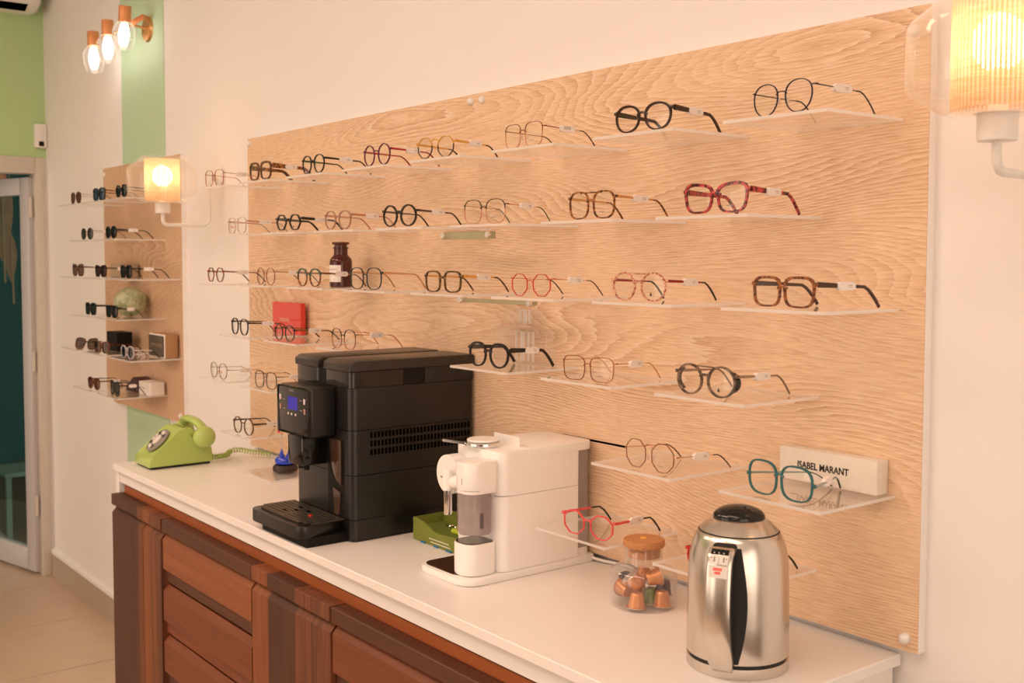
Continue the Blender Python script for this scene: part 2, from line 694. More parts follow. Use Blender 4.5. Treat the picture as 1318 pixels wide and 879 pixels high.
def tort(a, b, sc=150):
    k = ('t',) + tuple(a) + tuple(b)
    if k not in _pm:
        _pm[k] = tortoise('tortoise_acetate', a, b, sc)
    return _pm[k]


def tint(c, ior=1.6):
    k = ('s',) + tuple(c)
    if k not in _pm:
        _pm[k] = glass('sun_lens', c, ior, .01)
    return _pm[k]


# ------------------------------------------------------------------ the room
XL, XR, YF, ZC = -5.7, 2.2, -4.6, 2.98
struct(fin('wall_back', box(XL - .1, XR + .1, 0, .12, -.1, ZC + .1), M['wall'], smooth=False))
b = box(-4.571, -4.096, -.003, 0, 0, ZC)
struct(fin('trim_1', b, M['mint'], smooth=False))
# far wall with the door opening; it is green above the door head
dz, dy0, dy1 = 2.065, -.055, -1.0
wl = fin('wall_left', box(XL - .1, XL, YF, dy1 - .06, 0, dz), M['wall'], smooth=False)
struct(wl)
fin('wall_return', box(XL - .1, XL, -.012, .0, 0, dz), M['wall'], wl, smooth=False)
fin('green_field', box(XL - .1, XL, YF, 0, dz, ZC), M['green'], wl, smooth=False)
fl = struct(fin('floor', box(-8.6, XR, YF, .8, -.06, -.006), M['grout'], smooth=False))
G = .605
tile_me = None
for i in range(-3, 9):
    for j in range(0, 5):
        x0, y1 = -5.545 + .006 + (i - 0) * G, -.002 - j * G
        if x0 > -2.6 and j < 1 or x0 > 1.6:
            continue
        if x0 + G < XL and j > 1:
            continue
        if tile_me is None:
            o = fin('tile', box(0, G - .007, -(G - .007), 0, -.008, 0, .001, 1), M['tile'], fl)
            tile_me = o.data
        else:
            o = bpy.data.objects.new('tile', tile_me)
            COL.objects.link(o)
            o.parent = fl
        o.location = (x0, y1, 0)
bb = struct(fin('baseboard_back', prism(B(), [(-.004, 0), (-.004, .118), (0, .118), (0, 0)], XL, -3.2, 'x'), M['skirt'], smooth=False))
for i in range(6):
    x0 = XL + .002 if i == 0 else -5.12 + (i - 1) * .42
    x1 = -5.122 if i == 0 else x0 + .418
    fin('tile', prism(B(), [(-.013, 0), (-.013, .10), (-.004, .108), (0, .108), (0, 0)], x0, x1, 'x'), M['skirt'], bb, smooth=False)
    fin('ledge', prism(B(), [(-.016, .109), (-.016, .126), (-.004, .135), (0, .135), (0, .109)], x0 + .1 if i else x0, x1 + .1, 'x'), M['wall'], bb, smooth=False)
# door frame and glazed leaf, hung on the side next to the display wall and standing open outwards
dr = bpy.data.objects.new('door_1', None)
dr['kind'] = 'structure'
COL.objects.link(dr)
fin('jamb', box(XL - .09, XL + .012, dy0, -.012, 0, dz + .005, .004), M['doorframe'], dr)
fin('jamb', box(XL - .09, XL + .012, dy1 - .06, dy1, 0, dz + .005, .004), M['doorframe'], dr)
fin('head', box(XL - .09, XL + .012, dy1, dy0, dz - .075, dz + .005, .004), M['doorframe'], dr)
leaf = bpy.data.objects.new('leaf', None)
COL.objects.link(leaf)
leaf.parent = dr
leaf.location = (XL - .03, dy0 - .004, 0)
leaf.rotation_euler = (0, 0, R(-76.5))      # local -y runs along the leaf from the hinge
lw, lh0, lh1 = .92, .015, dz - .09
fin('stile', box(-.022, .022, -.085, 0, lh0, lh1, .004), M['doorleaf'], leaf)
fin('stile', box(-.022, .022, -lw, -lw + .085, lh0, lh1, .004), M['doorleaf'], leaf)
fin('rail', box(-.022, .022, -lw + .085, -.085, lh0, lh0 + .11, .004), M['doorleaf'], leaf)
fin('rail', box(-.022, .022, -lw + .085, -.085, lh1 - .085, lh1, .004), M['doorleaf'], leaf)
fin('pane', box(-.004, .004, -lw + .08, -.08, lh0 + .1, lh1 - .08), M['doorglass'], leaf, smooth=False)
for z in (.3, 1.02, 1.78):
    fin('hinge', lathe(B(), [(0, 0), (.008, 0), (.008, .1), (0, .1)], 10, (.012, .006, z)), M['doorframe'], leaf)
# the dim teal yard the door gives on to
struct(fin('wall_outside_side', box(-8.6, XL - .1, .62, .72, -.05, 3), M['teal'], smooth=False))
struct(fin('wall_outside_end', box(-8.6, -8.5, YF, .62, -.05, 3), M['teal'], smooth=False))
struct(fin('ceiling_outside', box(-8.6, XL - .1, YF, .72, 3, 3.05), M['teal'], smooth=False))
# rest of the shop, behind the camera
struct(fin('ceiling', box(XL - .1, XR + .1, YF - .1, .1, ZC, ZC + .06), M['ceil'], smooth=False))
wr = struct(fin('wall_right', box(XR, XR + .1, -.75, .1, -.05, ZC), M['wall'], smooth=False))
fin('pier', box(XR, XR + .1, YF, -3.1, -.05, ZC), M['wall'], wr, smooth=False)
fin('pier', box(XR, XR + .1, -2.06, -1.98, -.05, ZC), M['green'], wr, smooth=False)
fin('lintel', box(XR, XR + .1, -3.1, -.75, 2.6, ZC), M['wall'], wr, smooth=False)
fin('sill', box(XR, XR + .1, -3.1, -.75, -.05, .2), M['wall'], wr, smooth=False)
wf = struct(fin('wall_front', box(XL, -4.2, YF - .1, YF, -.05, ZC), M['wall'], smooth=False))
for x0, x1, mm in ((-2.7, -2.35, 'green'), (-1.1, XR, 'wall')):
    fin('pier', box(x0, x1, YF - .1, YF, -.05, ZC), M[mm], wf, smooth=False)
fin('lintel', box(-4.2, XR, YF - .1, YF, 2.45, ZC), M['wall'], wf, smooth=False)
fin('sill', box(-4.2, XR, YF - .1, YF, -.05, .35), M['wall'], wf, smooth=False)

# ------------------------------------------------------------------ display boards
T = -.021


def board(name, label, x0, x1, z0, z1, mat, caps, chamfer=None):
    t = thing(name, label, 'display board', ((x0 + x1) / 2, 0, (z0 + z1) / 2))
    cx, cz = (x0 + x1) / 2, (z0 + z1) / 2
    pts = [(x0 - cx, z0 - cz), (x1 - cx, z0 - cz), (x1 - cx, z1 - cz), (x0 - cx, z1 - cz)]
    if chamfer:
        pts = [(x0 - cx + chamfer[0], z0 - cz)] + pts[1:] + [(x0 - cx, z0 - cz + chamfer[1])]
    fin('core', prism(B(), pts, 0, T + .002, 'y'), M['white_edge'], t, smooth=False)
    fin('veneer', prism(B(), [(p[0], p[1]) for p in pts], T + .0019, T, 'y'), mat, t, smooth=False)
    for x, z in caps:
        fin('mounting_cap', lathe(B(), [(.009, 0), (.009, .004), (.007, .008), (.004, .0105), (0, .0112)], 16,
                                  M=Matrix.Translation((x - cx, T, z - cz)) @ Matrix.Rotation(R(90), 4, 'X')), M['white_plastic'], t)
    return t


main = board('display_board', 'large limed oak display board full of spectacle shelves above the coffee counter',
             -3.327, -.929, .973, 1.961, M['oak'],
             [(-3.31, 1.945), (-.955, 1.925), (-.95, .993), (-2.1, 1.945), (-2.055, 1.944)])
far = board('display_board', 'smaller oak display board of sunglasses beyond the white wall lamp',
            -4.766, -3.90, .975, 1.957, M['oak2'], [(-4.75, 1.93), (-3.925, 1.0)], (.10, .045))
fin('shelf_slot', box(-1.768 + 2.128, -1.576 + 2.128, T - .0008, T, 1.2045 - 1.467, 1.2085 - 1.467), M['blackgap'], main, smooth=False)

# ------------------------------------------------------------------ acrylic shelves
ZR = {1: 1.7955, 2: 1.650, 3: 1.5045, 4: 1.3545, 5: 1.2135, 6: 1.0645, 7: .9655}
SHW, SHD, SHT = .195, .21, .005


def shelf_x(key):
    f = key[0] == 'F'
    r, c = int(key[1] if f else key[0]), int(key[-1])
    if f:
        return (-3.91 if r % 2 else -4.06) - c * .302, .235, ZR[r]
    return (-.972 if r % 2 else -1.117) - c * .302, SHW, ZR[r]


shelf_cache = {}


def shelf(key, what):
    xr, w, z = shelf_x(key)
    if key == '60':
        pass
    if key == '61':
        xr -= .014
    me = shelf_cache.get(w)
    if me is None:
        bm = box(-w / 2, w / 2, -SHD, T - .0004, -SHT, 0)
        for f in bm.faces:
            f.material_index = 0 if abs(f.normal.z) > .5 else 1
        o = fin('acrylic_shelf', bm, [M['acr'], M['acr_edge']], smooth=False)
        shelf_cache[w] = o.data
    else:
        o = bpy.data.objects.new('acrylic_shelf', me)
        COL.objects.link(o)
    o.location = (xr - w / 2, 0, z)
    tag(o, 'clear acrylic shelf ' + what, 'shelf', 'clear acrylic shelves on the oak boards')
    return xr - w, xr, z


# ------------------------------------------------------------------ spectacles
def outline(shape, w, h, side, n=32):
    pts = []
    E = {'round': 2, 'panto': 2.25, 'square': 3.6, 'over': 2.9, 'oval': 2.1, 'way': 3.4, 'avi': 2.4, 'butter': 3}.get(shape, 2)
    tp = {'round': .0, 'panto': .09, 'square': .06, 'over': .03, 'oval': .02, 'way': .12, 'avi': .13, 'butter': .08}.get(shape, .04)
    for i in range(n):
        a = 2 * PI * i / n
        c, s = math.cos(a), math.sin(a)
        if shape in ('hex', 'oct', 'geo'):
            k = {'hex': 6, 'oct': 8, 'geo': 8}[shape]
            off = {'hex': 0, 'oct': PI / 8, 'geo': PI / 8}[shape]
            g = 2 * PI / k
            r = math.cos(PI / k) / math.cos(((a + off) % g) - g / 2)
            q = {'hex': .72, 'oct': .55, 'geo': .7}[shape]
            r = r * q + (1 - q) * .985
            x, z = r * c, r * s
        else:
            r = (abs(c) ** E + abs(s) ** E) ** (-1 / E)
            x, z = r * c, r * s
        x *= 1 + tp * z
        if shape == 'avi':
            x += .12 * (-z) * side * (1 if z < 0 else .3)
        if shape in ('butter', 'way'):
            z += .10 * side * x * max(0, z)
        pts.append((x * w / 2, z * h / 2))
    return pts


GLN = [0]


def glasses(key, shape, h, w, t, d, frame, temple, tip, label, x=None, yaw=0, lower=None, lens=None, bridge='plain', wire=False, tagged=True,
            cat='glasses', sp=.068, y=-.192, thick=None, z=None, side_shield=False, barcode=False, splay=(0, 0), th=None, hz=None, group=None, name=None, tip_from=.088, Ltemp=.138, deco=None):
    sun = key[0] == 'F'
    zz = ZR[int(key[1] if sun else key[0])] if z is None else z
    rt = thing(name or ('sunglasses' if sun else 'glasses'), label, cat, (x, y, zz + .0003), R(yaw),
               group or ('sunglasses on the far oak board' if sun else 'spectacles on the large oak board'))
    if not wire:
        t *= .78
        d *= .9

    def bend(X):
        return .55 * X * X
    bm = B()
    lens_c = []
    zc = h / 2 + t * .9
    for sd in (-1, 1):
        cx = sd * sp / 2
        o = outline(shape, w - 2 * t, h - 2 * t, sd)
        lens_c.append((cx, o))
        n = len(o)
        vs = []
        for i, (px, pz) in enumerate(o):
            ax, az = o[i - 1], o[(i + 1) % n]
            tx, tz = az[0] - ax[0], az[1] - ax[1]
            ln = math.hypot(tx, tz) or 1
            nx, nz = tz / ln, -tx / ln
            tt = t * (1 + (.25 * max(0, pz / (h / 2)) if not wire else 0))
            if thick:
                tt *= 1 + (thick - 1) * max(0, pz / (h / 2)) ** .7
            q = []
            for k, yy in ((0, -d / 2), (1, -d / 2), (1, d / 2), (0, d / 2)):
                X = cx + px + nx * tt * k
                q.append(bm.verts.new((X, yy + bend(X), zc + pz + nz * tt * k)))
            vs.append(q)
        for i in range(n):
            a, b = vs[i], vs[(i + 1) % n]
            for k in range(4):
                f = bm.faces.new((a[k], b[k], b[(k + 1) % 4], a[(k + 1) % 4]))
                if lower is not None and (a[0].co.z + b[0].co.z) / 2 < zc + (.06 * h if shape != 'half' else 0):
                    f.material_index = 1
    # bridge
    hw = sp / 2 - w / 2 + t
    zb = zc + h * (.14 if bridge != 'high' else .3)
    bxw = hw + t * .4 + .002
    br = max(t * .62, .0009)
    path = [(-bxw, bend(bxw), zb - .001), (-bxw * .5, -.0012, zb + .0022), (0, -.002, zb + .003), (bxw * .5, -.0012, zb + .0022), (bxw, bend(bxw), zb - .001)]
    if bridge == 'flat':
        path = [(-bxw, bend(bxw), zb), (0, -.001, zb + .001), (bxw, bend(bxw), zb)]
    sweep(bm, path, circ(br, 6, br * (1.5 if not wire else 1)))
    if bridge == 'double':
        e = w * .32
        path = [(-sp / 2 + e * .3, bend(.02), zc + h * .44), (-bxw, -.001, zc + h * .45), (bxw, -.001, zc + h * .45), (sp / 2 - e * .3, bend(.02), zc + h * .44)]
        sweep(bm, path, circ(.0012 if t < .004 else .0018, 6))
    # end pieces
    XO = sp / 2 + w / 2
    zt = zc + h * (hz if hz is not None else .22 if shape in ('round', 'hex', 'oct') else .27)
    for sd in (-1, 1):
        yb = bend(XO)
        if wire:
            tube(bm, [(sd * (XO - .001), yb, zt), (sd * (XO + .003), yb + .001, zt + .0004), (sd * (XO + .0045), yb + .006, zt + .0004)], .0011, 6)
        else:
            hh = max(.005, t * 1.5)
            bx(bm, min(sd * (XO - .002), sd * (XO + .0045)), max(sd * (XO - .002), sd * (XO + .0045)), yb - d * .45, yb + d * .9, zt - hh * .5, zt + hh * .6, .0008, 1)
    if side_shield:
        b2 = B()
        for sd in (-1, 1):
            o = lens_c[0 if sd < 0 else 1][1]
            pts = [p for p in o if p[0] * sd > w * .22]
            pts.sort(key=lambda p: p[1])
            for p, q in zip(pts, pts[1:]):
                v = []
                for (a, b_) in (p, q):
                    X = sd * sp / 2 + a + sd * t * .6
                    v += [b2.verts.new((X, bend(X), zc + b_)), b2.verts.new((X + sd * .003, bend(X) + .011, zc + b_ * .85))]
                b2.faces.new((v[0], v[2], v[3], v[1]))
        fin('side_shield', b2, BLK, rt)
    fin('frame', bm, [frame] + ([lower] if lower is not None else []), rt, ang=50)
    # lenses: thin slightly bowed discs
    lm = lens or M['lens']
    for (cx, o), sd in zip(lens_c, (-1, 1)):
        bm = B()
        cv = bm.verts.new((cx, bend(cx) - .0012, zc))
        ring = [bm.verts.new((cx + px * 1.01, bend(cx + px), zc + pz * 1.01)) for px, pz in o]
        mid = [bm.verts.new((cx + px * .55, bend(cx + px * .55) - .0009, zc + pz * .55)) for px, pz in o]
        n = len(o)
        for i in range(n):
            j = (i + 1) % n
            bm.faces.new((ring[i], ring[j], mid[j], mid[i]))
            bm.faces.new((mid[i], mid[j], cv))
        fin('lens', bm, lm, rt)
        if wire or bridge == 'pads':
            bm = B()
            ball(bm, (sd * (hw + .0005), .005, zc - h * .08), .0016, .0028, .0055, 8, 6)
            tube(bm, [(sd * (hw + .002), .001, zc), (sd * (hw + .001), .004, zc - h * .05)], .0006, 5)
            fin('nose_pad', bm, M['lens'] if not wire else plastic((.8, .62, .5), .3), rt)
    # temples
    for sd in (-1, 1):
        X0 = sd * (XO + (.0035 if wire else .0035))
        y0 = bend(XO) + d * .8

        def tp(s):
            sb = Ltemp - .04
            u = max(0, (s - sb) / .04)
            zdrop = zt - .012 * min(1, s / .1) * .35
            return (X0 - sd * (.004 + splay[0 if sd < 0 else 1]) * (s / Ltemp), y0 + s - .006 * u, zdrop * (1 - u ** 1.45) + .0026 * u ** 1.45)
        if wire:
            tw, th = .0014, th or .0016
        else:
            tw, th = .0034, th or max(.0045, t * 1.35)
        ss = [tip_from * q for q in (0, .25, .5, .8, 1)]
        o = fin('temple', sweep(B(), [tp(s) for s in ss], rect(tw, th), scale=[(1, 1.1), (1, 1), (1, .85), (1, .72), (1, .66)]), temple, rt, ang=60)
        ss = [tip_from] + [tip_from + (Ltemp - tip_from) * q for q in (.2, .4, .6, .8, 1)]
        k = (1.5, 1.5) if wire else (1.05, .75)
        fin('temple_tip', sweep(B(), [tp(s) for s in ss], circ(tw * .5, 6, th * .5),
                                scale=[(k[0], k[1])] * 3 + [(k[0] * 1.05, k[1] * 1.1)] * 2 + [(k[0] * .9, k[1] * 1.1)]), tip, o)
    if tagged:
        printed = not splay[1]
        X0 = XO + .0035
        zg = zt - .0026
        tw = max(.0055, .0034 + .002)
        c0, c1 = (.038, .074) if Ltemp > .11 else (.03, .058)
        bm = B()
        pts = [(c0, zg - .003), (c0 + .005, zg - .0062), (c1 - .005, zg - .0062), (c1, zg - .003), (c1, zg + .003), (c1 - .005, zg + .0062), (c0 + .005, zg + .0062), (c0, zg + .003)]
        prism(bm, [(p[0] + bend(XO) + d * .8, p[1]) for p in pts], X0 - tw / 2 - .001, X0 + tw / 2, 'x')
        if splay[1]:
            for v in bm.verts:
                v.co.x -= splay[1] * (v.co.y / Ltemp)
        g = fin('price_tag', bm, M['tagpaper'], rt, ang=30)
        bm = B()
        yb = bend(XO) + d * .8
        if barcode:
            for i in range(9):
                a = .047 + i * .0019
                bx(bm, X0 + tw / 2, X0 + tw / 2 + .0002, yb + a, yb + a + (.0006 if i % 3 else .0011), zg - .002, zg + .004)
        else:
            bx(bm, X0 + tw / 2, X0 + tw / 2 + .0002, yb + .058, yb + .067, zg + .0008, zg + .0016)
            bx(bm, X0 + tw / 2, X0 + tw / 2 + .0002, yb + .06, yb + .067, zg - .0018, zg - .001)
        if printed:
            fin('tag_print', bm, M['greyprint'], g, smooth=False)
        else:
            bm.free()
    if deco == 'letters':
        text('lens_print', 'Tou', .014, M['orangeink'], rt, (-.026, -.003, zc - .003))
    elif deco == 'mark':
        bm = B()
        cx = sp / 2 - .002
        prism(bm, [(cx - .003, zc - h * .30), (cx + .003, zc - h * .30), (cx, zc - h * .16)], -.0035, -.0032, 'y')
        fin('lens_print', bm, M['ink'], rt, smooth=False)
    elif deco == 'line':
        bm = B()
        cx = sp / 2
        bx(bm, cx - .009, cx + .004, -.0008 + bend(cx) - .002, -.0006 + bend(cx) - .002, zc - h * .27, zc - h * .245)
        fin('lens_print', bm, M['greyprint'], rt, smooth=False)
    return rt


BLK = plastic((.012, .011, .011))
BRN = plastic((.05, .018, .010))
TDK = tort((.02, .010, .007), (.22, .06, .02))
TRT = tort((.05, .016, .008), (.42, .15, .035))
TRED = tort((.06, .012, .014), (.55, .07, .08), 130)
TTIP = tort((.03, .014, .008), (.22, .09, .03), 260)
GOLD = metal((.72, .42, .20))
ROSE = metal((.75, .38, .26))
DKM = metal((.05, .03, .022))
BLKM = metal((.02, .018, .018))
NAVY = metal((.025, .025, .07))
RED = plastic((.68, .03, .035))
GR = tort((.10, .10, .05), (.02, .11, .09), 200)

SPECS = [
    # key, x, yaw, spec..., label, shelf text
    ('17', -3.192, 3, dict(shape='square', h=.049, w=.052, t=.0013, d=.0018, wire=True, frame=metal((.5, .06, .045)), lower=None, temple=metal((.5, .14, .1)), tip=plastic((.45, .2, .15)),
     label='thin red wire square glasses on the uppermost shelf, before the white wall'), 'under the thin red wire square glasses'),
    ('16', -2.872, 2, dict(th=.013, shape='square', h=.048, w=.056, t=.0042, d=.0048, thick=1.4, frame=TDK, temple=TRT, tip=TDK, label='chunky dark tortoise glasses with broad orange flecked temples'), 'under the chunky dark tortoise glasses'),
    ('15', -2.559, -1, dict(shape='panto', h=.047, w=.052, t=.0026, d=.004, frame=BLK, temple=BLKM, tip=BLK, bridge='pads', label='slim black panto glasses with thin temples beside the round purple pair'), 'under the slim black panto glasses of the top row'),
    ('14', -2.243, -1, dict(shape='round', h=.049, w=.051, t=.0024, d=.0036, frame=plastic((.14, .015, .06)), temple=plastic((.42, .025, .03)), tip=plastic((.30, .015, .03)), label='round purple glasses with translucent red temples'), 'under the round purple glasses'),
    ('13', -1.998, 7, dict(shape='oct', h=.047, w=.052, t=.0018, d=.003, frame=plastic((.62, .33, .04)), lower=plastic((.07, .03, .025)), wire=False, bridge='high', temple=plastic((.68, .35, .06)), tip=TTIP, deco='line',
     label='octagonal glasses with mustard yellow brow and dark brown lower rim'), 'under the octagonal glasses with yellow brow'),
    ('12', -1.692, -2, dict(shape='square', h=.047, w=.053, t=.0011, d=.0016, wire=True, frame=metal((.30, .09, .05)), lower=ROSE, temple=metal((.3, .1, .06)), tip=TTIP, barcode=True, deco='line',
     label='thin rose gold square glasses with a barcode price tag'), 'under the rose gold glasses with barcode tag'),
    ('11', -1.363, 4, dict(th=.0085, shape='panto', h=.046, w=.056, t=.0032, d=.0048, thick=1.3, frame=plastic((.03, .012, .009)), temple=plastic((.025, .012, .009)), tip=plastic((.025, .012, .009)),
     label='bold blackish brown panto glasses in the uppermost row'), 'under the bold blackish brown panto glasses'),
    ('10', -1.068, -7, dict(shape='panto', h=.049, w=.053, t=.0014, d=.002, wire=True, frame=NAVY, temple=NAVY, tip=plastic((.02, .018, .03)), label='dark blue wire panto glasses beside the big woven lamp'), 'under the dark blue wire panto glasses'),
    ('26', -3.032, 0, dict(shape='square', h=.046, w=.053, t=.002, d=.003, frame=plastic((.62, .52, .45), .1), temple=plastic((.55, .3, .2)), tip=plastic((.4, .33, .28)), deco='letters',
     label='pale crystal glasses with orange lettering across one lens'), 'under the pale crystal glasses'),
    ('25', -2.702, 5, dict(th=.0075, shape='hex', h=.046, w=.053, t=.0036, d=.0045, frame=BLK, temple=BLK, tip=BLK, deco='mark', label='black hexagonal acetate glasses with a small black mark on the lens'), 'under the black hexagonal glasses'),
    ('24', -2.432, 2, dict(shape='panto', h=.046, w=.053, t=.0026, d=.0042, frame=plastic((.42, .22, .16), .12), temple=plastic((.55, .22, .13)), tip=plastic((.5, .22, .15)), deco='line', label='translucent rose brown panto glasses between two black pairs'), 'under the translucent rose brown glasses'),
    ('23', -2.145, 5, dict(shape='round', h=.049, w=.055, t=.0036, d=.0048, frame=BLK, temple=plastic((.10, .06, .045)), tip=BLK, deco='line', label='thick black round glasses with keyhole bridge in the second row'), 'under the black round keyhole glasses'),
    ('22', -1.820, 6, dict(shape='over', h=.050, w=.055, t=.0012, d=.0018, wire=True, frame=BLKM, lower=ROSE, temple=ROSE, tip=plastic((.07, .11, .08)), deco='line', label='large wire glasses with black brow, rose lower rim and green tips'), 'under the wire glasses with green tips'),
    ('21', -1.493, -1, dict(shape='over', h=.050, w=.055, t=.0028, d=.004, frame=TRT, temple=GOLD, tip=TRT, bridge='double', deco='line', label='amber tortoise panto glasses with gold double bridge'), 'under the amber tortoise glasses with gold bridge'),
    ('20', -1.197, 2, dict(th=.0085, shape='way', h=.047, w=.058, t=.0042, d=.005, thick=1.3, frame=TRED, temple=TRED, tip=TRED, deco='line', label='thick red and black tortoise glasses'), 'under the thick red tortoise glasses'),
    ('37', -3.191, 0, dict(shape='hex', h=.047, w=.052, t=.0024, d=.0036, frame=tort((.05, .01, .01), (.40, .05, .05)), temple=metal((.35, .2, .13)), tip=BRN, label='dark red hexagonal glasses hanging over the white wall edge'), 'under the dark red hexagonal glasses'),
    ('36', -2.844, -2, dict(shape='oval', h=.048, w=.052, t=.0013, d=.002, wire=True, frame=metal((.42, .17, .10)), temple=GOLD, tip=BRN, label='copper wire oval glasses between the dark red and mottled green pairs'), 'under the copper wire oval glasses'),
    ('35', -2.588, 1, dict(shape='panto', h=.046, w=.053, t=.0028, d=.0042, thick=1.5, frame=GR, lower=TRT, temple=TRT, tip=TDK, deco='line', label='green and brown mottled panto glasses in front of the amber bottle'), 'under the amber bottle and mottled green glasses'),
    ('34', -2.298, 6, dict(shape='over', h=.052, w=.055, t=.002, d=.0032, frame=plastic((.012, .035, .035)), temple=GOLD, tip=GOLD, bridge='pads', tagged=False, label='dark teal round rimmed glasses with thin gold temples'), 'under the dark teal glasses with gold temples'),
    ('33', -1.970, 4, dict(shape='square', h=.046, w=.054, t=.0034, d=.0045, frame=tort((.03, .018, .008), (.20, .10, .02), 200), temple=plastic((.75, .33, .03)), tip=TTIP, bridge='pads', deco='line', label='black and amber square glasses with orange yellow temples'), 'under the square glasses with orange yellow temples'),
    ('32', -1.668, 0, dict(shape='geo', h=.046, w=.054, t=.0013, d=.002, wire=True, frame=metal((.80, .05, .04)), temple=metal((.7, .3, .2)), tip=plastic((.05, .03, .02)), label='bright red wire geometric glasses'), 'under the bright red wire geometric glasses'),
    ('31', -1.370, 3, dict(shape='round', h=.050, w=.055, t=.003, d=.0035, frame=tort((.34, .10, .07), (.80, .45, .30), 220), temple=metal((.35, .05, .05)), tip=BLK, bridge='double', deco='mark', label='round peach and maroon glasses with a double bridge'), 'under the peach and maroon double bridge glasses'),
    ('30', -1.061, -8, dict(th=.0075, shape='square', h=.046, w=.060, t=.0036, d=.0048, thick=1.2, frame=tort((.09, .025, .01), (.36, .12, .035)), temple=BRN, tip=BRN, label='brown tortoise square glasses with a dark plain temple'), 'under the brown tortoise square glasses'),
    ('46', -3.021, -2, dict(shape='panto', h=.048, w=.053, t=.0026, d=.0042, frame=plastic((.025, .016, .025)), temple=plastic((.04, .02, .02)), tip=TTIP, label='dark navy panto glasses beside the red acrylic block'), 'carrying the red acrylic block'),
    ('45', -2.732, -1, dict(shape='round', h=.044, w=.052, t=.002, d=.003, frame=BLK, temple=metal((.30, .15, .06)), tip=BLK, bridge='high', label='black rimmed glasses with brassy hinges in front of the red block'), 'under the black glasses with brassy hinges'),
    ('44', -2.408, -1, dict(shape='over', h=.049, w=.053, t=.0014, d=.002, wire=True, frame=BLKM, lower=metal((.62, .28, .2)), temple=metal((.65, .25, .18)), tip=plastic((.6, .18, .13)), label='thin black and pink wire glasses behind the black coffee machine'), 'just behind the black coffee machine lid'),
    ('42', -1.805, 3, dict(th=.009, shape='panto', h=.050, w=.056, t=.004, d=.005, thick=1.25, frame=plastic((.009, .008, .008)), temple=plastic((.012, .01, .009)), tip=plastic((.012, .01, .009)), Ltemp=.126, label='thick black panto glasses in front of the clear giant bottle'), 'carrying the clear giant bottle'),
    ('41', -1.500, 6, dict(shape='square', h=.046, w=.055, t=.0013, d=.0018, wire=True, frame=metal((.32, .12, .05)), temple=GOLD, tip=GOLD, deco='line', label='thin bronze wire square glasses with gold temples'), 'under the thin bronze wire glasses'),
    ('40', -1.214, 0, dict(shape='round', h=.051, w=.057, t=.0034, d=.005, frame=tort((.26, .17, .12), (.07, .045, .035), 60), temple=plastic((.34, .22, .15), .12), tip=plastic((.25, .16, .11)), bridge='double', side_shield=True, deco='mark', label='grey crystal round glasses with black double bridge and side shields'), 'under the grey round glasses with side shields'),
    ('57', -3.178, 0, dict(hz=.12, shape='panto', h=.048, w=.052, t=.0012, d=.0018, wire=True, frame=metal((.22, .15, .11)), temple=metal((.25, .15, .1)), tip=plastic((.3, .2, .15)), label='thin grey brown wire panto glasses before the white wall'), 'under the thin grey brown wire glasses'),
    ('56', -2.852, 3, dict(shape='over', h=.048, w=.054, t=.0014, d=.002, wire=True, frame=DKM, temple=DKM, tip=plastic((.05, .03, .02)), deco='line', label='dark brown wire glasses beside the coffee machine display'), 'beside the coffee machine display'),
    ('51', -1.341, -3, dict(hz=.10, shape='geo', h=.053, w=.057, t=.0012, d=.0018, wire=True, frame=metal((.42, .19, .11)), temple=GOLD, tip=TTIP, bridge='high', deco='line', label='large rose gold wire geometric glasses above the cork jar'), 'above the glass jar with cork'),
    ('50', -1.062, -4, dict(hz=.03, th=.0026, shape='over', h=.054, w=.060, t=.0030, d=.0042, splay=(.05, .06), frame=plastic((.03, .14, .15), .12), temple=plastic((.20, .29, .28), .12), tip=plastic((.02, .07, .06)), deco='line', label='oversized translucent teal glasses in front of the cream box'), 'carrying the cream lettered box'),
    ('66', -3.004, 3, dict(shape='round', h=.049, w=.052, t=.0024, d=.004, frame=tort((.03, .014, .008), (.2, .08, .03), 220), temple=plastic((.02, .013, .01)), tip=BLK, label='dark tortoise round glasses above the coiled phone cord'), 'above the coiled green phone cord'),
    ('61', -1.498, 6, dict(shape='geo', h=.047, w=.056, t=.0024, d=.0034, frame=plastic((.78, .10, .10)), temple=plastic((.78, .10, .10)), tip=BLK, bridge='pads', tip_from=.075, label='coral pink geometric glasses beside the cork jar'), 'under the coral pink geometric glasses'),
    ('60', -1.187, 2, dict(shape='round', h=.047, w=.054, t=.0026, d=.004, frame=plastic((.55, .02, .02)), temple=plastic((.04, .02, .02)), tip=BLK, tagged=False, label='red rimmed glasses with black tips hidden behind the kettle'), 'mostly hidden behind the steel kettle'),
]
for key, x, yaw, sp, sh in SPECS:
    shelf(key, sh)
    glasses(key, x=x, yaw=yaw, **sp)
xr7 = -.972 - 6 * .302
o = bpy.data.objects.new('acrylic_shelf', shelf_cache[SHW])
COL.objects.link(o)
o.location = (xr7 - SHW / 2, 0, .9655)
tag(o, 'clear acrylic shelf lying just above the counter top, under the blue glass toy', 'shelf', 'clear acrylic shelves on the oak boards')

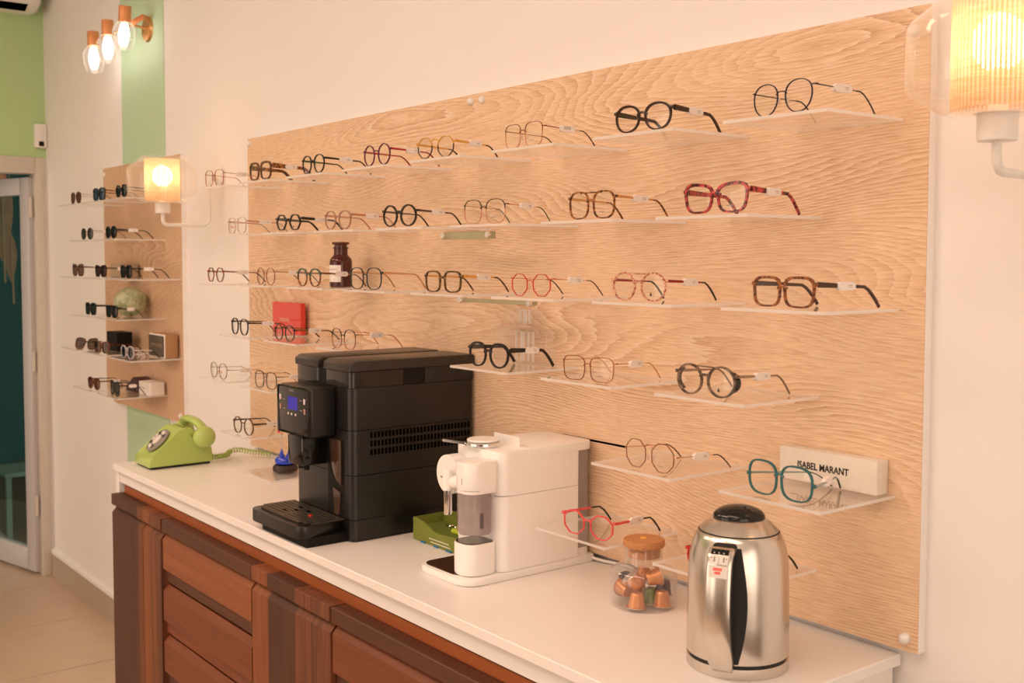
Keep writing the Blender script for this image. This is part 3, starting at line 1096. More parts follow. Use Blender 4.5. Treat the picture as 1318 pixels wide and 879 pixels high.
SB, SBK = (.02, .02, .02), plastic((.010, .009, .010))
DKL = tint((.03, .03, .03))
SUN = [
    ('F12', -4.575, 1, dict(shape='avi', h=.047, w=.056, t=.0014, d=.002, wire=True, frame=metal((.30, .15, .08)), temple=metal((.4, .22, .14)), tip=BRN, lens=tint((.16, .07, .035)), label='brown lens aviator sunglasses in the uppermost sunglass row'), 'under the brown aviator sunglasses'),
    ('F11', -4.283, 2, dict(shape='square', h=.047, w=.056, t=.004, d=.005, frame=SBK, temple=TRT, tip=TDK, lens=tint((.05, .12, .22)), label='black sunglasses with blue lenses and tortoise temples'), 'under the blue lens sunglasses'),
    ('F10', -4.030, -1, dict(shape='hex', h=.048, w=.055, t=.004, d=.005, frame=SBK, temple=SBK, tip=SBK, lens=DKL, tagged=False, label='black hexagonal sunglasses beside the lit wall lamp'), 'under the black hexagonal sunglasses'),
    ('F21', -4.440, 4, dict(shape='oval', h=.046, w=.052, t=.0014, d=.002, wire=True, frame=DKM, temple=metal((.6, .35, .25)), tip=BRN, lens=tint((.06, .055, .04)), label='thin wire oval sunglasses with dark green lenses'), 'under the thin wire oval sunglasses'),
    ('F20', -4.153, -1, dict(shape='round', h=.045, w=.055, t=.004, d=.005, frame=SBK, temple=SBK, tip=SBK, lens=DKL, label='round black sunglasses of the second sunglass row'), 'under the round black sunglasses'),
    ('F32', -4.566, 2, dict(shape='way', h=.049, w=.056, t=.003, d=.004, frame=tort((.06, .03, .02), (.2, .1, .06)), temple=BRN, tip=BRN, lens=tint((.22, .12, .07)), label='brown gradient sunglasses beside the dark red brown pair'), 'under the brown gradient sunglasses'),
    ('F31', -4.281, 0, dict(shape='way', h=.045, w=.056, t=.004, d=.005, frame=plastic((.03, .008, .008)), temple=BRN, tip=BRN, lens=tint((.08, .02, .018)), label='dark red brown sunglasses in front of the beige box'), 'carrying the beige box'),
    ('F30', -3.995, -2, dict(shape='way', h=.046, w=.056, t=.004, d=.005, frame=SBK, temple=SBK, tip=SBK, lens=tint((.05, .04, .025)), label='black square sunglasses with long dark temples beside the beige box'), 'under the long templed black sunglasses'),
    ('F41', -4.412, 0, dict(shape='square', h=.048, w=.054, t=.004, d=.005, frame=SBK, temple=plastic((.03, .015, .015)), tip=SBK, lens=DKL, tagged=False, label='flat topped black sunglasses beside the pair before the green stone ball'), 'beside the green stone ball'),
    ('F40', -4.160, 0, dict(shape='square', h=.046, w=.055, t=.004, d=.005, frame=SBK, temple=BRN, tip=BRN, lens=DKL, Ltemp=.098, tip_from=.066, label='black sunglasses with brown temples in front of the green stone ball'), 'carrying the green stone ball'),
    ('F51', -4.285, 8, dict(shape='way', h=.045, w=.056, t=.004, d=.005, frame=TDK, temple=TDK, tip=TDK, lens=tint((.12, .06, .03)), tagged=False, label='tortoise sunglasses in front of the black box'), 'carrying the black box'),
    ('F50', -3.997, 2, dict(shape='round', h=.047, w=.054, t=.003, d=.004, frame=plastic((.55, .5, .55)), temple=plastic((.6, .5, .45)), tip=BLK, lens=tint((.03, .035, .09)), tagged=False, Ltemp=.098, tip_from=.066, label='pale rimmed sunglasses with navy round lenses'), 'carrying the lettered wooden sign block'),
    ('F61', -4.391, 2, dict(shape='avi', h=.047, w=.058, t=.003, d=.004, frame=tort((.09, .025, .012), (.24, .08, .03)), temple=BRN, tip=BRN, lens=tint((.20, .06, .03)), label='reddish brown sunglasses of the lowest sunglass row'), 'under the reddish brown sunglasses'),
    ('F60', -4.141, -4, dict(shape='butter', h=.055, w=.057, t=.0025, d=.004, frame=plastic((.05, .05, .05)), temple=BLK, tip=BLK, lens=tint((.18, .17, .16)), Ltemp=.098, tip_from=.066, label='large grey gradient sunglasses beside the purple case'), 'carrying the purple case and white box'),
]
for key, x, yaw, sp, sh in SUN:
    shelf(key, sh)
    glasses(key, x=x, yaw=yaw, cat='sunglasses', **sp)
shelf('F52', 'under the folded tortoise sunglasses')
# folded pair: front lying back, temples crossed in front
ft = thing('sunglasses', 'folded tortoise sunglasses lying on the shelf beside the black box', 'sunglasses', (-4.545, -.165, ZR[5]), R(25), 'sunglasses on the far oak board')
bm = B()
for sd in (-1, 1):
    o = outline('way', .05, .042, sd)
    pth = [(sd * .034 + px, .006 * (1 + pz / .021) - .012, .022 + pz) for px, pz in o]
    sweep(bm, pth, circ(.0028, 6), up=Vector((0, 1, 0)), closed=True)
tube(bm, [(-.012, -.003, .028), (0, -.004, .03), (.012, -.003, .028)], .0026, 6)
fin('frame', bm, TDK, ft)
for sd in (-1, 1):
    bm = B()
    o = outline('way', .05, .042, sd)
    bm.faces.new([bm.verts.new((sd * .034 + px, .006 * (1 + pz / .021) - .012, .022 + pz)) for px, pz in o])
    fin('lens', bm, tint((.12, .06, .03)), ft)
    fin('temple', sweep(B(), [(sd * .064, .004, .033), (sd * .06, .012 + sd * .004, .032), (-sd * .03, .016 + sd * .004, .026), (-sd * .066, .014 + sd * .004, .006)], rect(.006, .004)), TDK, ft)

# ------------------------------------------------------------------ small things on the shelves
# red acrylic block
o = thing('display_block', 'glossy red acrylic block with pale lettering standing against the oak board', 'display block', (-3.005, -.042, ZR[4]))
fin('block', box(-.0925, .0925, -.008, .008, 0, .0945, .0012, 1), M['redglass'], o)
text('lettering', 'matone', .021, M['pinkink'], o, (-.012, -.0085, .043))
text('lettering', '\u00b7 \u00b7 \u00b7 \u00b7', .009, M['pinkink'], o, (-.016, -.0085, .034))
# amber apothecary bottle
o = thing('apothecary_bottle', 'dark amber apothecary bottle with stopper and white label', 'bottle', (-2.567, -.108, ZR[3]))
fin('bottle_body', lathe(B(), [(0, .0005), (.0275, .0005), (.0295, .003), (.0295, .067), (.028, .074), (.022, .081), (.0185, .085), (.0180, .1), (.0205, .101), (.0205, .105), (.017, .106), (0, .106)], 32), M['amber'], o)
fin('stopper', lathe(B(), [(0, .106), (.0165, .106), (.0165, .111), (.0225, .1125), (.0235, .115), (.022, .118), (0, .119)], 32), pbr('amber_stopper', (.11, .03, .02), .2), o)
bm = B()
for i in range(11):
    a0, a1 = R(-134 + i * 9.5), R(-134 + (i + 1) * 9.5)
    q = [(.0297 * math.cos(a), .0297 * math.sin(a), z) for a, z in ((a0, .014), (a1, .014), (a1, .058), (a0, .058))]
    bm.faces.new([bm.verts.new(p) for p in q])
lb = fin('label', bm, M['tagpaper'], o)
for z, n, c in ((.047, 8, .0035), (.032, 6, .0012), (.02, 6, .0012)):
    bm = B()
    for i in range(n):
        a = R(-112 + i * 70 / n)
        p = Vector((.0299 * math.cos(a), .0299 * math.sin(a), z))
        tg = Vector((-math.sin(a), math.cos(a), 0)) * .0009
        bm.faces.new([bm.verts.new(p + tg * s + Vector((0, 0, c * k))) for s, k in ((-1, -.5), (1, -.5), (1, .5), (-1, .5))])
    fin('label_print', bm, M['greyprint'], lb, smooth=False)
# giant clear bottle
o = thing('display_bottle', 'giant clear acrylic bottle with square cap behind the black panto glasses', 'bottle', (-1.868, -.0465, ZR[4]))
fin('bottle_body', box(-.095, .095, -.015, .015, 0, .077, .005, 2), M['crystal'], o)
fin('cap', box(-.052, .058, -.014, .014, .082, .118, .003, 2), M['crystal'], o)
fin('neck', lathe(B(), [(0, .0765), (.02, .0765), (.02, .0825), (0, .0825)], 16), M['crystal'], o)
for xs, za, zb in (((-.028, -.010, -.003, .014, .030), .004, .068), ((-.014, .001, .006, .018), .085, .115)):
    bm = B()
    for x in xs:
        bx(bm, x - .0008, x + .0008, -.003, .003, za, zb)
    bx(bm, xs[0], xs[-1], -.003, .003, zb - .0016, zb)
    fin('inner_cell', bm, M['acr_edge'], o, smooth=False)

# green glass strips on chrome pegs
for nm, x0, x1, y, z0, z1, lab in (('glass_strip', -2.08, -1.89, -.12, 1.6225, 1.6395, 'green glass strip on two chrome pegs under the second shelf row'),
                                   ('glass_strip', -2.012, -1.748, -.12, 1.4845, 1.4925, 'thin green glass strip under the third shelf row')):
    o = thing(nm, lab, 'glass strip', ((x0 + x1) / 2, y, z0), 0, 'green glass strips under the shelves')
    hw = (x1 - x0) / 2
    fin('strip', box(-hw, hw, 0, .012, 0, z1 - z0, .0008, 1), M['greenglass'], o)
    for sd in (-1, 1):
        fin('peg', lathe(B(), [(0, -.012), (.0085, -.012), (.0095, -.008), (.0095, .008), (.0085, .012), (0, .012)], 16,
                         M=Matrix.Translation((sd * (hw - .01), .004, (z1 - z0) * .55)) @ Matrix.Rotation(R(90), 4, 'X') @ Matrix.Scale(.8, 4)), M['chrome'], o)
# cream spectacle box
o = thing('spectacle_box', 'long cream cardboard box lettered in black behind the teal glasses', 'box', (-1.078, -.034, ZR[5]))
fin('carton', box(-.094, .093, -.018, .012, 0, .054, .0015, 2), M['box_cream'], o)
text('lettering', 'ISABEL MARANT', .0158, M['ink'], o, (-.008, -.0184, .028), sx=.86, bold=.00028)
# far board extras
o = tag(fin('carton', box(-.075, .075, -.03, .03, 0, .054, .002, 1), M['beige'], None, (-4.40, -.062, ZR[3])), 'small beige carton on the sunglass shelf', 'box')
bm = B()
ball(bm, (0, 0, .057), .06, .06, .057, 28, 18)
o = tag(fin('stone_ball', bm, M['greenstone'], None, (-4.255, -.088, ZR[4])), 'mottled pale green stone ball on the sunglass shelf', 'ball')
bm = prism(B(), [(-.045, 0), (.045, 0), (.055, .072), (-.035, .072)], -.035, .03, 'y')
o = tag(fin('black_carton', box(-.062, .062, -.03, .03, 0, .075, .001, 1), M['black2'], None, (-4.40, -.085, ZR[5])), 'black cube shaped box behind the tortoise sunglasses', 'box')
o = thing('sign_block', 'lettered brown sign block with gold rim on the sunglass shelf', 'sign', (-4.005, -.052, ZR[5]))
fin('block', box(-.078, .078, -.024, .024, 0, .088, .003, 2), M['woodblock'], o)
fin('rim', box(-.078, .078, -.0262, -.0238, 0, .088, .001, 1), M['tagpaper'], o)
fin('face', box(-.070, .070, -.0275, -.026, .006, .082, .006, 3, ), M['jimmyface'], o)
text('lettering', 'JIMMY CHOO', .019, M['goldtxt'], o, (0, -.0278, .045), sx=1.0)
wg = thing('eyeglass_case', 'small white folded spectacle frame leaning at the sign block', 'glasses', (-4.06, -.115, ZR[5]))
tube_bm = B()
for sd in (-1, 1):
    tube(tube_bm, [(sd * .022 + .018 * math.cos(a * PI / 6), -.003, .009 + .008 * math.sin(a * PI / 6)) for a in range(12)], .0013, 6, closed=True)
fin('frame', tube_bm, M['white_plastic'], wg)
wg.name = 'glasses'
tag(wg, 'small white folded spectacle frame leaning at the sign block', 'glasses')
o = thing('spectacle_case', 'dark purple wedge shaped spectacle case', 'case', (-4.228, -.064, ZR[6]))
fin('case_body', prism(B(), [(-.085, 0), (.055, 0), (.052, .045), (.0, .058), (-.07, .022)], -.03, .03, 'y', .003, 2), M['purplebox'], o)
o = thing('white_carton', 'white printed carton at the end of the lowest sunglass shelf', 'box', (-4.112, -.060, ZR[6]), R(4))
fin('carton', box(-.052, .052, -.03, .025, 0, .05, .0015, 1), M['tagpaper'], o)
bm = B()
for a, b_, dz in ((-.040, -.035, 0), (-.034, -.029, 0), (-.028, -.024, 0), (-.017, -.012, -.001), (-.011, -.006, -.002), (-.005, 0, -.002)):
    bx(bm, a, b_, -.0305, -.0302, .026 + dz, .029 + dz)
fin('print_line', bm, M['greyprint'], o, smooth=False)

# ------------------------------------------------------------------ counter and sideboard
ct = thing('counter', 'long white counter carrying the coffee machines', 'counter', (0, 0, 0))
fin('countertop', box(-3.345, -.967, -.46, -.004, .941, .96, .0015, 1), M['white'], ct)
fin('apron', box(-3.33, -.985, -.445, -.425, .905, .941), M['white'], ct, smooth=False)
fin('end_panel', box(-3.352, -3.325, -.448, -.01, .0, .941), M['white'], ct, smooth=False)
fin('end_panel', box(-.998, -.978, -.448, -.01, .0, .941), M['white'], ct, smooth=False)
PW = {k: plankwood('plank_' + k, a, b_) for k, (a, b_) in dict(
    dark=((.050, .0135, .0065), (.085, .025, .011)), mid=((.13, .034, .010), (.20, .056, .017)), light=((.18, .048, .014), (.27, .082, .024)), stripe=((.07, .019, .008), (.22, .066, .021))).items()}
PH = {k: plankwood('board_' + k, a, b_, False) for k, (a, b_) in dict(
    dark=((.065, .018, .008), (.11, .032, .014)), mid=((.15, .038, .012), (.215, .056, .018)), orange=((.28, .072, .016), (.36, .10, .023)), light=((.215, .062, .019), (.30, .098, .031))).items()}
sb = thing('sideboard', 'dark wooden sideboard of drawers and doors under the white counter', 'sideboard')
fin('carcass', box(-3.30, -1.0, -.44, -.02, .05, .90), PH['orange'], sb, smooth=False)
fin('plinth', box(-3.29, -1.01, -.43, -.03, 0, .06), PH['dark'], sb, smooth=False)


def rail(x0, x1, m, z0=.844, z1=.876, yf=-.477):
    return fin('rail', box(x0, x1, yf, -.4395, z0, z1, .0015, 1), m, sb)


def face_prof(z0, z1, yf=-.475):
    return [(-.4395, z0), (yf, z0), (yf, z1 - .016), (yf + .014, z1), (-.4395, z1)]


def door(strips, x0, x1):
    d = bpy.data.objects.new('door', None)
    COL.objects.link(d)
    d.parent = sb
    for a, b_, m, k in strips:
        fin('plank', prism(B(), face_prof(.085, .838 - random.uniform(0, .004), -.475 - k), a + .0004, b_ - .0004, 'x'), PW[m], d, smooth=False)
        fin('rail_block', box(a + .0003, b_ - .0003, -.477 - k, -.4395, .845, .877, .001, 1), PW[m], d)


def drawers(x0, x1, tones):
    rail(x0, x1, PH['dark'])
    for i, m in enumerate(tones):
        z1 = .838 - i * .1405
        z0 = z1 - .096
        dd = bpy.data.objects.new('drawer', None)
        COL.objects.link(dd)
        dd.parent = sb
        fin('drawer_front', prism(B(), face_prof(z0, z1), x0 + .003, x1 - .003, 'x'), PH[m], dd, smooth=False)
        rail(x0 + .001, x1 - .001, PH['dark' if i % 2 == 0 else 'mid'], z0 - .036, z0 - .003, -.466)


door([(-3.31, -3.083, 'dark', 0), (-3.083, -3.045, 'mid', .002), (-3.045, -2.985, 'light', .001), (-2.985, -2.901, 'stripe', .003)], 0, 0)
drawers(-2.898, -2.335, ['light', 'mid', 'mid', 'dark', 'mid', 'mid'])
door([(-2.332, -2.247, 'light', 0), (-2.247, -2.114, 'dark', .001), (-2.114, -1.957, 'stripe', .002)], 0, 0)
drawers(-1.954, -1.39, ['mid', 'mid', 'dark', 'mid', 'mid', 'mid'])
door([(-1.386, -1.25, 'light', 0), (-1.25, -1.12, 'stripe', .001), (-1.12, -1.0, 'dark', 0)], 0, 0)

# ------------------------------------------------------------------ black coffee machine
Z0 = .960
cm = thing('coffee_machine', 'large black bean to cup coffee machine with purple display', 'coffee machine', (-2.215, -.18, Z0))


def cmp(name, bm, m, par=None, **k):
    bmesh.ops.translate(bm, verts=bm.verts, vec=(2.215, .18, -Z0))
    return fin(name, bm, m, par or cm, **k)


x0, x1, yf, yb = -2.345, -2.083, -.355, -.0235
for za, zb in ((.963, 1.008), (1.0095, 1.1055), (1.107, 1.2045), (1.206, 1.2975)):
    cmp('body_section', box(x0, x1, yf, yb, za, zb, .018, 4, vert_only=True), M['black'])
cmp('core', box(x0 + .004, x1 - .004, yf + .006, yb - .004, .9605, 1.336, .012, 2, vert_only=True), M['black2'])
for i, (a, b_) in enumerate(((-2.343, -2.232), (-2.205, -2.085))):
    cmp('bean_hopper', box(a, b_, yf + .001, yb - .19, 1.2985, 1.3325, .012, 3, vert_only=True), M['smoke'])
    cmp('lid', prism(B(), [(yf - .001, 1.334), (yb, 1.334), (yb, 1.354), (yb - .004, 1.357), (yf + .012, 1.357), (yf - .001, 1.349)], a - .001, b_ + .001, 'x', .003, 2), M['blacklid'])
cmp('rear_cover', box(-2.205, -2.085, -.165, yb, 1.2985, 1.3335, .01, 2, vert_only=True), M['black'])
cmp('rear_cover', box(-2.343, -2.206, -.165, yb, 1.2985, 1.3335, .01, 2, vert_only=True), M['black'])
cmp('lid_bridge', box(-2.232, -2.204, yf + .05, yb, 1.334, 1.352, .002, 1), M['black2'])
hd = cmp('brew_head', box(-2.302, -2.147, -.419, -.354, 1.186, 1.297, .008, 3), M['black'])


def hdp(name, bm, m, **k):
    return cmp(name, bm, m, hd, **k)


hdp('control_panel', box(-2.300, -2.150, -.4215, -.417, 1.188, 1.295, .006, 3), M['pianob'])
hdp('screen', box(-2.249, -2.203, -.4219, -.4212, 1.243, 1.272), M['screen'], smooth=False)
for x, z, m in ((-2.287, 1.267, 'icon'), (-2.286, 1.245, 'icon2'), (-2.170, 1.266, 'icon'), (-2.169, 1.244, 'icon2')):
    bm = prism(B(), [(x - .0045, z + .006), (x - .003, z - .006), (x + .003, z - .006), (x + .0045, z + .006)], -.4221, -.4212, 'y')
    hdp('button_icon', bm, M[m], smooth=False)
for x, z in ((-2.248, 1.233), (-2.231, 1.233), (-2.212, 1.233)):
    hdp('button_icon', lathe(B(), [(0, 0), (.003, 0), (.003, .0008), (0, .0008)], 10, M=Matrix.Translation((x, -.4213, z)) @ Matrix.Rotation(R(90), 4, 'X')), M['icon'])
bm = B()
for x, z, w in ((-2.268, 1.263, .011), (-2.268, 1.242, .011), (-2.188, 1.267, .009), (-2.186, 1.245, .010)):
    bx(bm, x - w / 2, x + w / 2, -.4219, -.4212, z - .0009, z + .0009)
hdp('panel_print', bm, M['greyprint'], smooth=False)
text('lettering', 'Saeco', .009, M['greyprint'], hd, (-2.231 + 2.215, -.4218 + .18, 1.2865 - Z0))
cmp('spout', box(-2.262, -2.192, -.418, -.352, 1.119, 1.1865, .006, 2), M['pianob'])
for x in (-2.24, -2.214):
    cmp('spout_nozzle', lathe(B(), [(0, 0), (.006, 0), (.007, .01), (.007, .014), (0, .014)], 12, (x, -.395, 1.107)), M['black2'])
cmp('front_recess', box(-2.186, -2.112, -.3556, -.3545, 1.012, 1.183), M['black2'], smooth=False)
cmp('front_chute', prism(B(), [(-2.172, 1.182), (-2.122, 1.182), (-2.122, 1.082), (-2.132, 1.086), (-2.146, 1.096), (-2.158, 1.114), (-2.167, 1.14)], -.361, -.3556, 'y', .002, 2), M['brown_gloss'])
cmp('front_chute', prism(B(), [(-2.160, 1.074), (-2.126, 1.066), (-2.130, 1.035), (-2.132, 1.013), (-2.154, 1.013), (-2.155, 1.04)], -.359, -.3556, 'y', .001, 1), M['brown_gloss'])
bm = B()
pts = []
for cx, cy, a0 in ((-2.13, -.445, -90), (-2.13, -.36, 0), (-2.33, -.36, 90), (-2.33, -.445, 180)):
    for k in range(6):
        a = R(a0 + k * 18)
        rr = .025 if cy < -.4 else .004
        pts.append((cx + rr * math.cos(a), cy + rr * math.sin(a)))
tr = cmp('drip_tray', prism(bm, pts, .980, 1.0075, 'z', .002, 2), M['black'])
bm = B()
bx(bm, -2.322, -2.135, -.455, -.450, 1.0076, 1.0115)
for i in range(8):
    y = -.4435 + i * .0115
    for a, b_ in ((-2.335, -2.238), (-2.226, -2.118)):
        bx(bm, a, b_, y - .0042, y + .0042, 1.0078, 1.0115, .0006, 1)
bx(bm, -2.346, -2.332, -.438, -.358, 1.0078, 1.0113)
bx(bm, -2.121, -2.108, -.438, -.358, 1.0078, 1.0113)
bx(bm, -2.24, -2.222, -.45, -.358, 1.0078, 1.0112)
cmp('drip_grate', bm, M['blacklid'], tr)
cmp('overflow_float', lathe(B(), [(0, 0), (.0045, 0), (.0045, .004), (0, .005)], 12, (-2.172, -.408, 1.0105)), M['redled'], tr)
bm = B()
for x, y in ((-2.245, -.405), (-2.262, -.385), (-2.215, -.39), (-2.262, -.425)):
    bx(bm, x - .008, x + .008, y - .003, y + .003, 1.0116, 1.0119)
cmp('grate_opening', bm, M['blackgap'], tr, smooth=False)
cmp('tray_foot', box(-2.328, -2.105, -.452, -.35, .9603, .981, .006, 2, vert_only=True), M['black2'])
bm = B()
for zr in (1.193, 1.174, 1.155):
    for i in range(29):
        y = -.307 + i * .00935
        bx(bm, x1 - .001, x1 + .0004, y, y + .0058, zr - .0065, zr + .0065)
cmp('vent_grille', bm, M['blackgap'], smooth=False)

# ------------------------------------------------------------------ white pod coffee machine
wm = thing('pod_machine', 'small white pod coffee machine with milk jug beside the black machine', 'coffee machine', (-1.742, -.17, Z0))


def wmp(name, bm, m, par=None, **k):
    bmesh.ops.translate(bm, verts=bm.verts, vec=(1.742, .17, -Z0))
    return fin(name, bm, m, par or wm, **k)


def rrect(xa, xb, ya, yb, r, n=6, rb=None):
    rb = r if rb is None else rb
    pts = []
    for cx, cy, a0, q in ((xb - r, ya + r, -90, r), (xb - rb, yb - rb, 0, rb), (xa + rb, yb - rb, 90, rb), (xa + r, ya + r, 180, r)):
        for k in range(n + 1):
            a = R(a0 + k * 90 / n)
            pts.append((cx + q * math.cos(a), cy + q * math.sin(a)))
    return pts


wmp('base_plate', prism(B(), rrect(-1.832, -1.658, -.352, -.0235, .032, 8, .012), .9608, .9735, 'z', .003, 2), M['cream'])
wmp('drip_plate', prism(B(), rrect(-1.824, -1.70, -.342, -.262, .022, 6, .004), .9735, .975, 'z'), M['brown_gloss'])
wmp('body_lower', prism(B(), rrect(-1.82, -1.664, -.268, -.067, .024, 8, .003), .9745, 1.121, 'z'), M['cream'])
wmp('body_upper', prism(B(), rrect(-1.82, -1.664, -.268, -.067, .024, 8, .003), 1.1218, 1.2085, 'z', .003, 2), M['cream'])
wmp('top_cover', prism(B(), rrect(-1.8215, -1.6625, -.2, -.027, .005, 3, .02), 1.192, 1.2095, 'z', .002, 2), M['cream'])
bm = B()
for i in range(4):
    y = -.098 + i * .007 - .012
    bx(bm, -1.6642, -1.6636, y - .0005, y + .0005, 1.132, 1.19)
wmp('side_rib', bm, M['white_edge'], smooth=False)
wmp('tank_foot', prism(B(), rrect(-1.815, -1.672, -.066, -.027, .004, 3, .016), .9736, .99, 'z'), M['cream'])
tk = wmp('water_tank', prism(B(), rrect(-1.815, -1.670, -.066, -.026, .003, 3, .018), .99, 1.1915, 'z'), M['tank'])
wmp('water', prism(B(), rrect(-1.812, -1.673, -.064, -.029, .003, 3, .015), .992, 1.087, 'z'), M['water'], tk)
jg = wmp('milk_jug', prism(B(), rrect(-1.7295, -1.6705, -.3335, -.2795, .022, 8, .008), 1.053, 1.132, 'z', .006, 3), M['milk'])
wmp('jug_lid', prism(B(), rrect(-1.731, -1.669, -.335, -.268, .023, 8, .008), 1.1385, 1.193, 'z', .004, 2), M['cream'], jg)
wmp('jug_collar', prism(B(), rrect(-1.730, -1.670, -.334, -.2695, .0225, 8, .008), 1.1325, 1.1382, 'z'), M['white_edge'], jg)
wmp('float_strip', box(-1.688, -1.681, -.300, -.293, 1.062, 1.092, .002, 1), M['ink'], jg)
bm = B()
bx(bm, -1.6965, -1.6955, -.3355, -.3348, 1.15, 1.163)
wmp('jug_mark', bm, M['greyprint'], jg, smooth=False)
dc = wmp('milk_knob', lathe(B(), [(0, 0), (.036, 0), (.0395, .003), (.0395, .03), (0, .03)], 32, M=Matrix.Translation((-1.797, -.268, 1.150)) @ Matrix.Rotation(R(90), 4, 'X')), M['cream'])
bm = B()
bx(bm, -1.822, -1.812, -.2985, -.298, 1.140, 1.144)
wmp('knob_print', bm, M['greyprint'], dc, smooth=False)
wmp('knob_arm', lathe(B(), [(0, 0), (.012, 0), (.014, .01), (.010, .028), (0, .028)], 16, M=Matrix.Translation((-1.768, -.305, 1.141)) @ Matrix.Rotation(R(90), 4, 'Y')), M['cream'])
sp = wmp('milk_spout', lathe(B(), [(0, .0), (.0105, .001), (.0105, .038), (.008, .042), (0, .043)], 18, (-1.774, -.314, 1.124)), M['cream'])
wmp('spout_tube', lathe(B(), [(0, 0), (.0075, 0), (.0085, .003), (.0085, .048), (0, .048)], 18, (-1.774, -.314, 1.0765)), M['chrome'], sp)
cp = wmp('cup_stand', prism(B(), rrect(-1.735, -1.671, -.337, -.27, .024, 8, .010), .9755, 1.036, 'z', .002, 2), M['cream'])
wmp('stand_plate', prism(B(), rrect(-1.7325, -1.6735, -.3345, -.2735, .022, 8, .009), 1.0361, 1.0375, 'z'), M['brown_gloss'], cp)
lv = wmp('lever', lathe(B(), [(0, 0), (.036, 0), (.0375, .002), (.0375, .006), (.036, .008), (0, .008)], 32, (-1.748, -.246, 1.211)), M['chrome'])
wmp('lever_cap', lathe(B(), [(0, 0), (.032, 0), (.033, .002), (.031, .004), (0, .0045)], 32, (-1.748, -.246, 1.2195)), M['cream'], lv)
wmp('lever_arm', sweep(B(), [(-1.768, -.272, 1.215), (-1.785, -.290, 1.217), (-1.802, -.306, 1.220)], rect(.012, .005)), M['chrome'], lv)
wmp('lever_block', box(-1.785, -1.715, -.262, -.205, 1.2, 1.212, .004, 2), M['cream'])
wmp('lid_flap', prism(B(), [(-1.7735, 1.209), (-1.69, 1.209), (-1.69, 1.2285), (-1.7735, 1.2285)], -.2, -.197, 'y'), M['white_plastic'])
wmp('power_cord', tube(B(), arc_path([(-1.664, -.034, .968), (-1.635, -.03, .966), (-1.605, -.014, .9638), (-1.56, -.010, .9638)], .03), .003, 8), M['cream'])

# green carton with capsules
gb = thing('sample_carton', 'olive green open card box between the two coffee machines', 'box', (-1.955, -.225, Z0 + .0008), 0)


def gbp(name, bm, m, **k):
    bmesh.ops.translate(bm, verts=bm.verts, vec=(1.955, .225, -Z0 - .0008))
    return fin(name, bm, m, gb, **k)


gz = Z0 + .0008
gbp('front', prism(B(), [(-2.035, gz), (-1.84, gz), (-1.84, gz + .036), (-1.925, gz + .030), (-1.955, gz + .031), (-1.985, gz + .043), (-2.015, gz + .049), (-2.035, gz + .049)], -.227, -.224, 'y'), M['card_green'], smooth=False)
gbp('back', box(-2.035, -1.84, -.128, -.125, gz, gz + .049), M['card_green'], smooth=False)
gbp('side', box(-2.035, -2.032, -.224, -.128, gz, gz + .049), M['card_green'], smooth=False)
gbp('side', box(-1.843, -1.84, -.224, -.128, gz, gz + .044), M['card_green'], smooth=False)
gbp('inner_tray', box(-2.032, -1.843, -.224, -.128, gz + .001, gz + .029), M['card_green_d'], smooth=False)
gbp('inner_panel', box(-2.03, -1.85, -.150, -.128, gz + .029, gz + .046), M['card_green'], smooth=False)
gbp('lime_flap', box(-1.93, -1.85, -.2, -.16, gz + .029, gz + .039, .003, 1), M['lime'])
bm = B()
for x, y, w, in ((-1.985, -.175, .016), (-1.965, -.172, .012), (-1.945, -.172, .01)):
    bx(bm, x, x + w, y, y + .014, gz + .029, gz + .034, .002, 1)
gbp('foil_sachet', bm, M['chrome'])
for z in (.013, .006):
    bm = B()
    for i in range(9):
        xx = -1.972 + i * .0085 + (.006 if z < .01 else 0)
        bx(bm, xx, xx + .0065, -.2275, -.2268, gz + z, gz + z + .0022)
    gbp('print_line', bm, M['whiteink'], smooth=False)
bm = B()
for a, b_ in ((-2.0, -1.985), (-1.95, -1.935), (-1.905, -1.885)):
    bx(bm, a, b_, -.2305, -.2268, gz, gz + .0025)
gbp('blue_edge', bm, M['bluecard'], smooth=False)

# ------------------------------------------------------------------ kettle
KC = Vector((-1.100, -.2385, Z0))
kt = thing('kettle', 'brushed steel electric kettle with black lid button on the counter', 'kettle', KC)
fin('power_base', lathe(B(), [(0, .0004), (.0765, .0004), (.0775, .002), (.0772, .0165), (.073, .0175), (0, .0175)], 64), M['steel'], kt)
fin('gasket', lathe(B(), [(.07, .0172), (.0742, .0172), (.0742, .0225), (.07, .0225)], 64), M['rubber'], kt)
prof = [(0, .0222), (.0768, .0222), (.0772, .024), (.0768, .08), (.0762, .13), (.0755, .155), (.0738, .172), (.0705, .187), (.066, .199), (.0622, .2065), (.0608, .2075), (.0602, .206), (0, .206)]
prof_k = prof
fin('kettle_body', lathe(B(), prof, 64), M['steel'], kt, ang=40)
fin('lid_seam', lathe(B(), [(.0612, .2060), (.0612, .2082), (.0595, .2088), (.0595, .2060)], 64), M['rubber'], kt)
ld = fin('lid', lathe(B(), [(.0594, .2070), (.0600, .2092), (.052, .2175), (.043, .2240), (.036, .2275), (0, .228)], 64), M['steel'], kt)
bm = B()
ball(bm, (0, 0, .2275), .040, .036, .0185, 28, 12)
fin('lid_button', bm, M['pianob'], ld, rot=(0, 0, R(52)))
vdir = Vector((0 - KC.x, -1.5352 - KC.y, 0)).normalized()
rdir = Vector((-vdir.y, vdir.x, 0))       # to the viewer's right
dl = R(15)
hdir = vdir * math.cos(dl) - rdir * math.sin(dl)
sdir = Vector((-hdir.y, hdir.x, 0))
hp = [(.0745, .1955), (.088, .197), (.099, .192), (.106, .178), (.1105, .150), (.1125, .118), (.1120, .090), (.1075, .062), (.0985, .038), (.0885, .022), (.0775, .0145)]
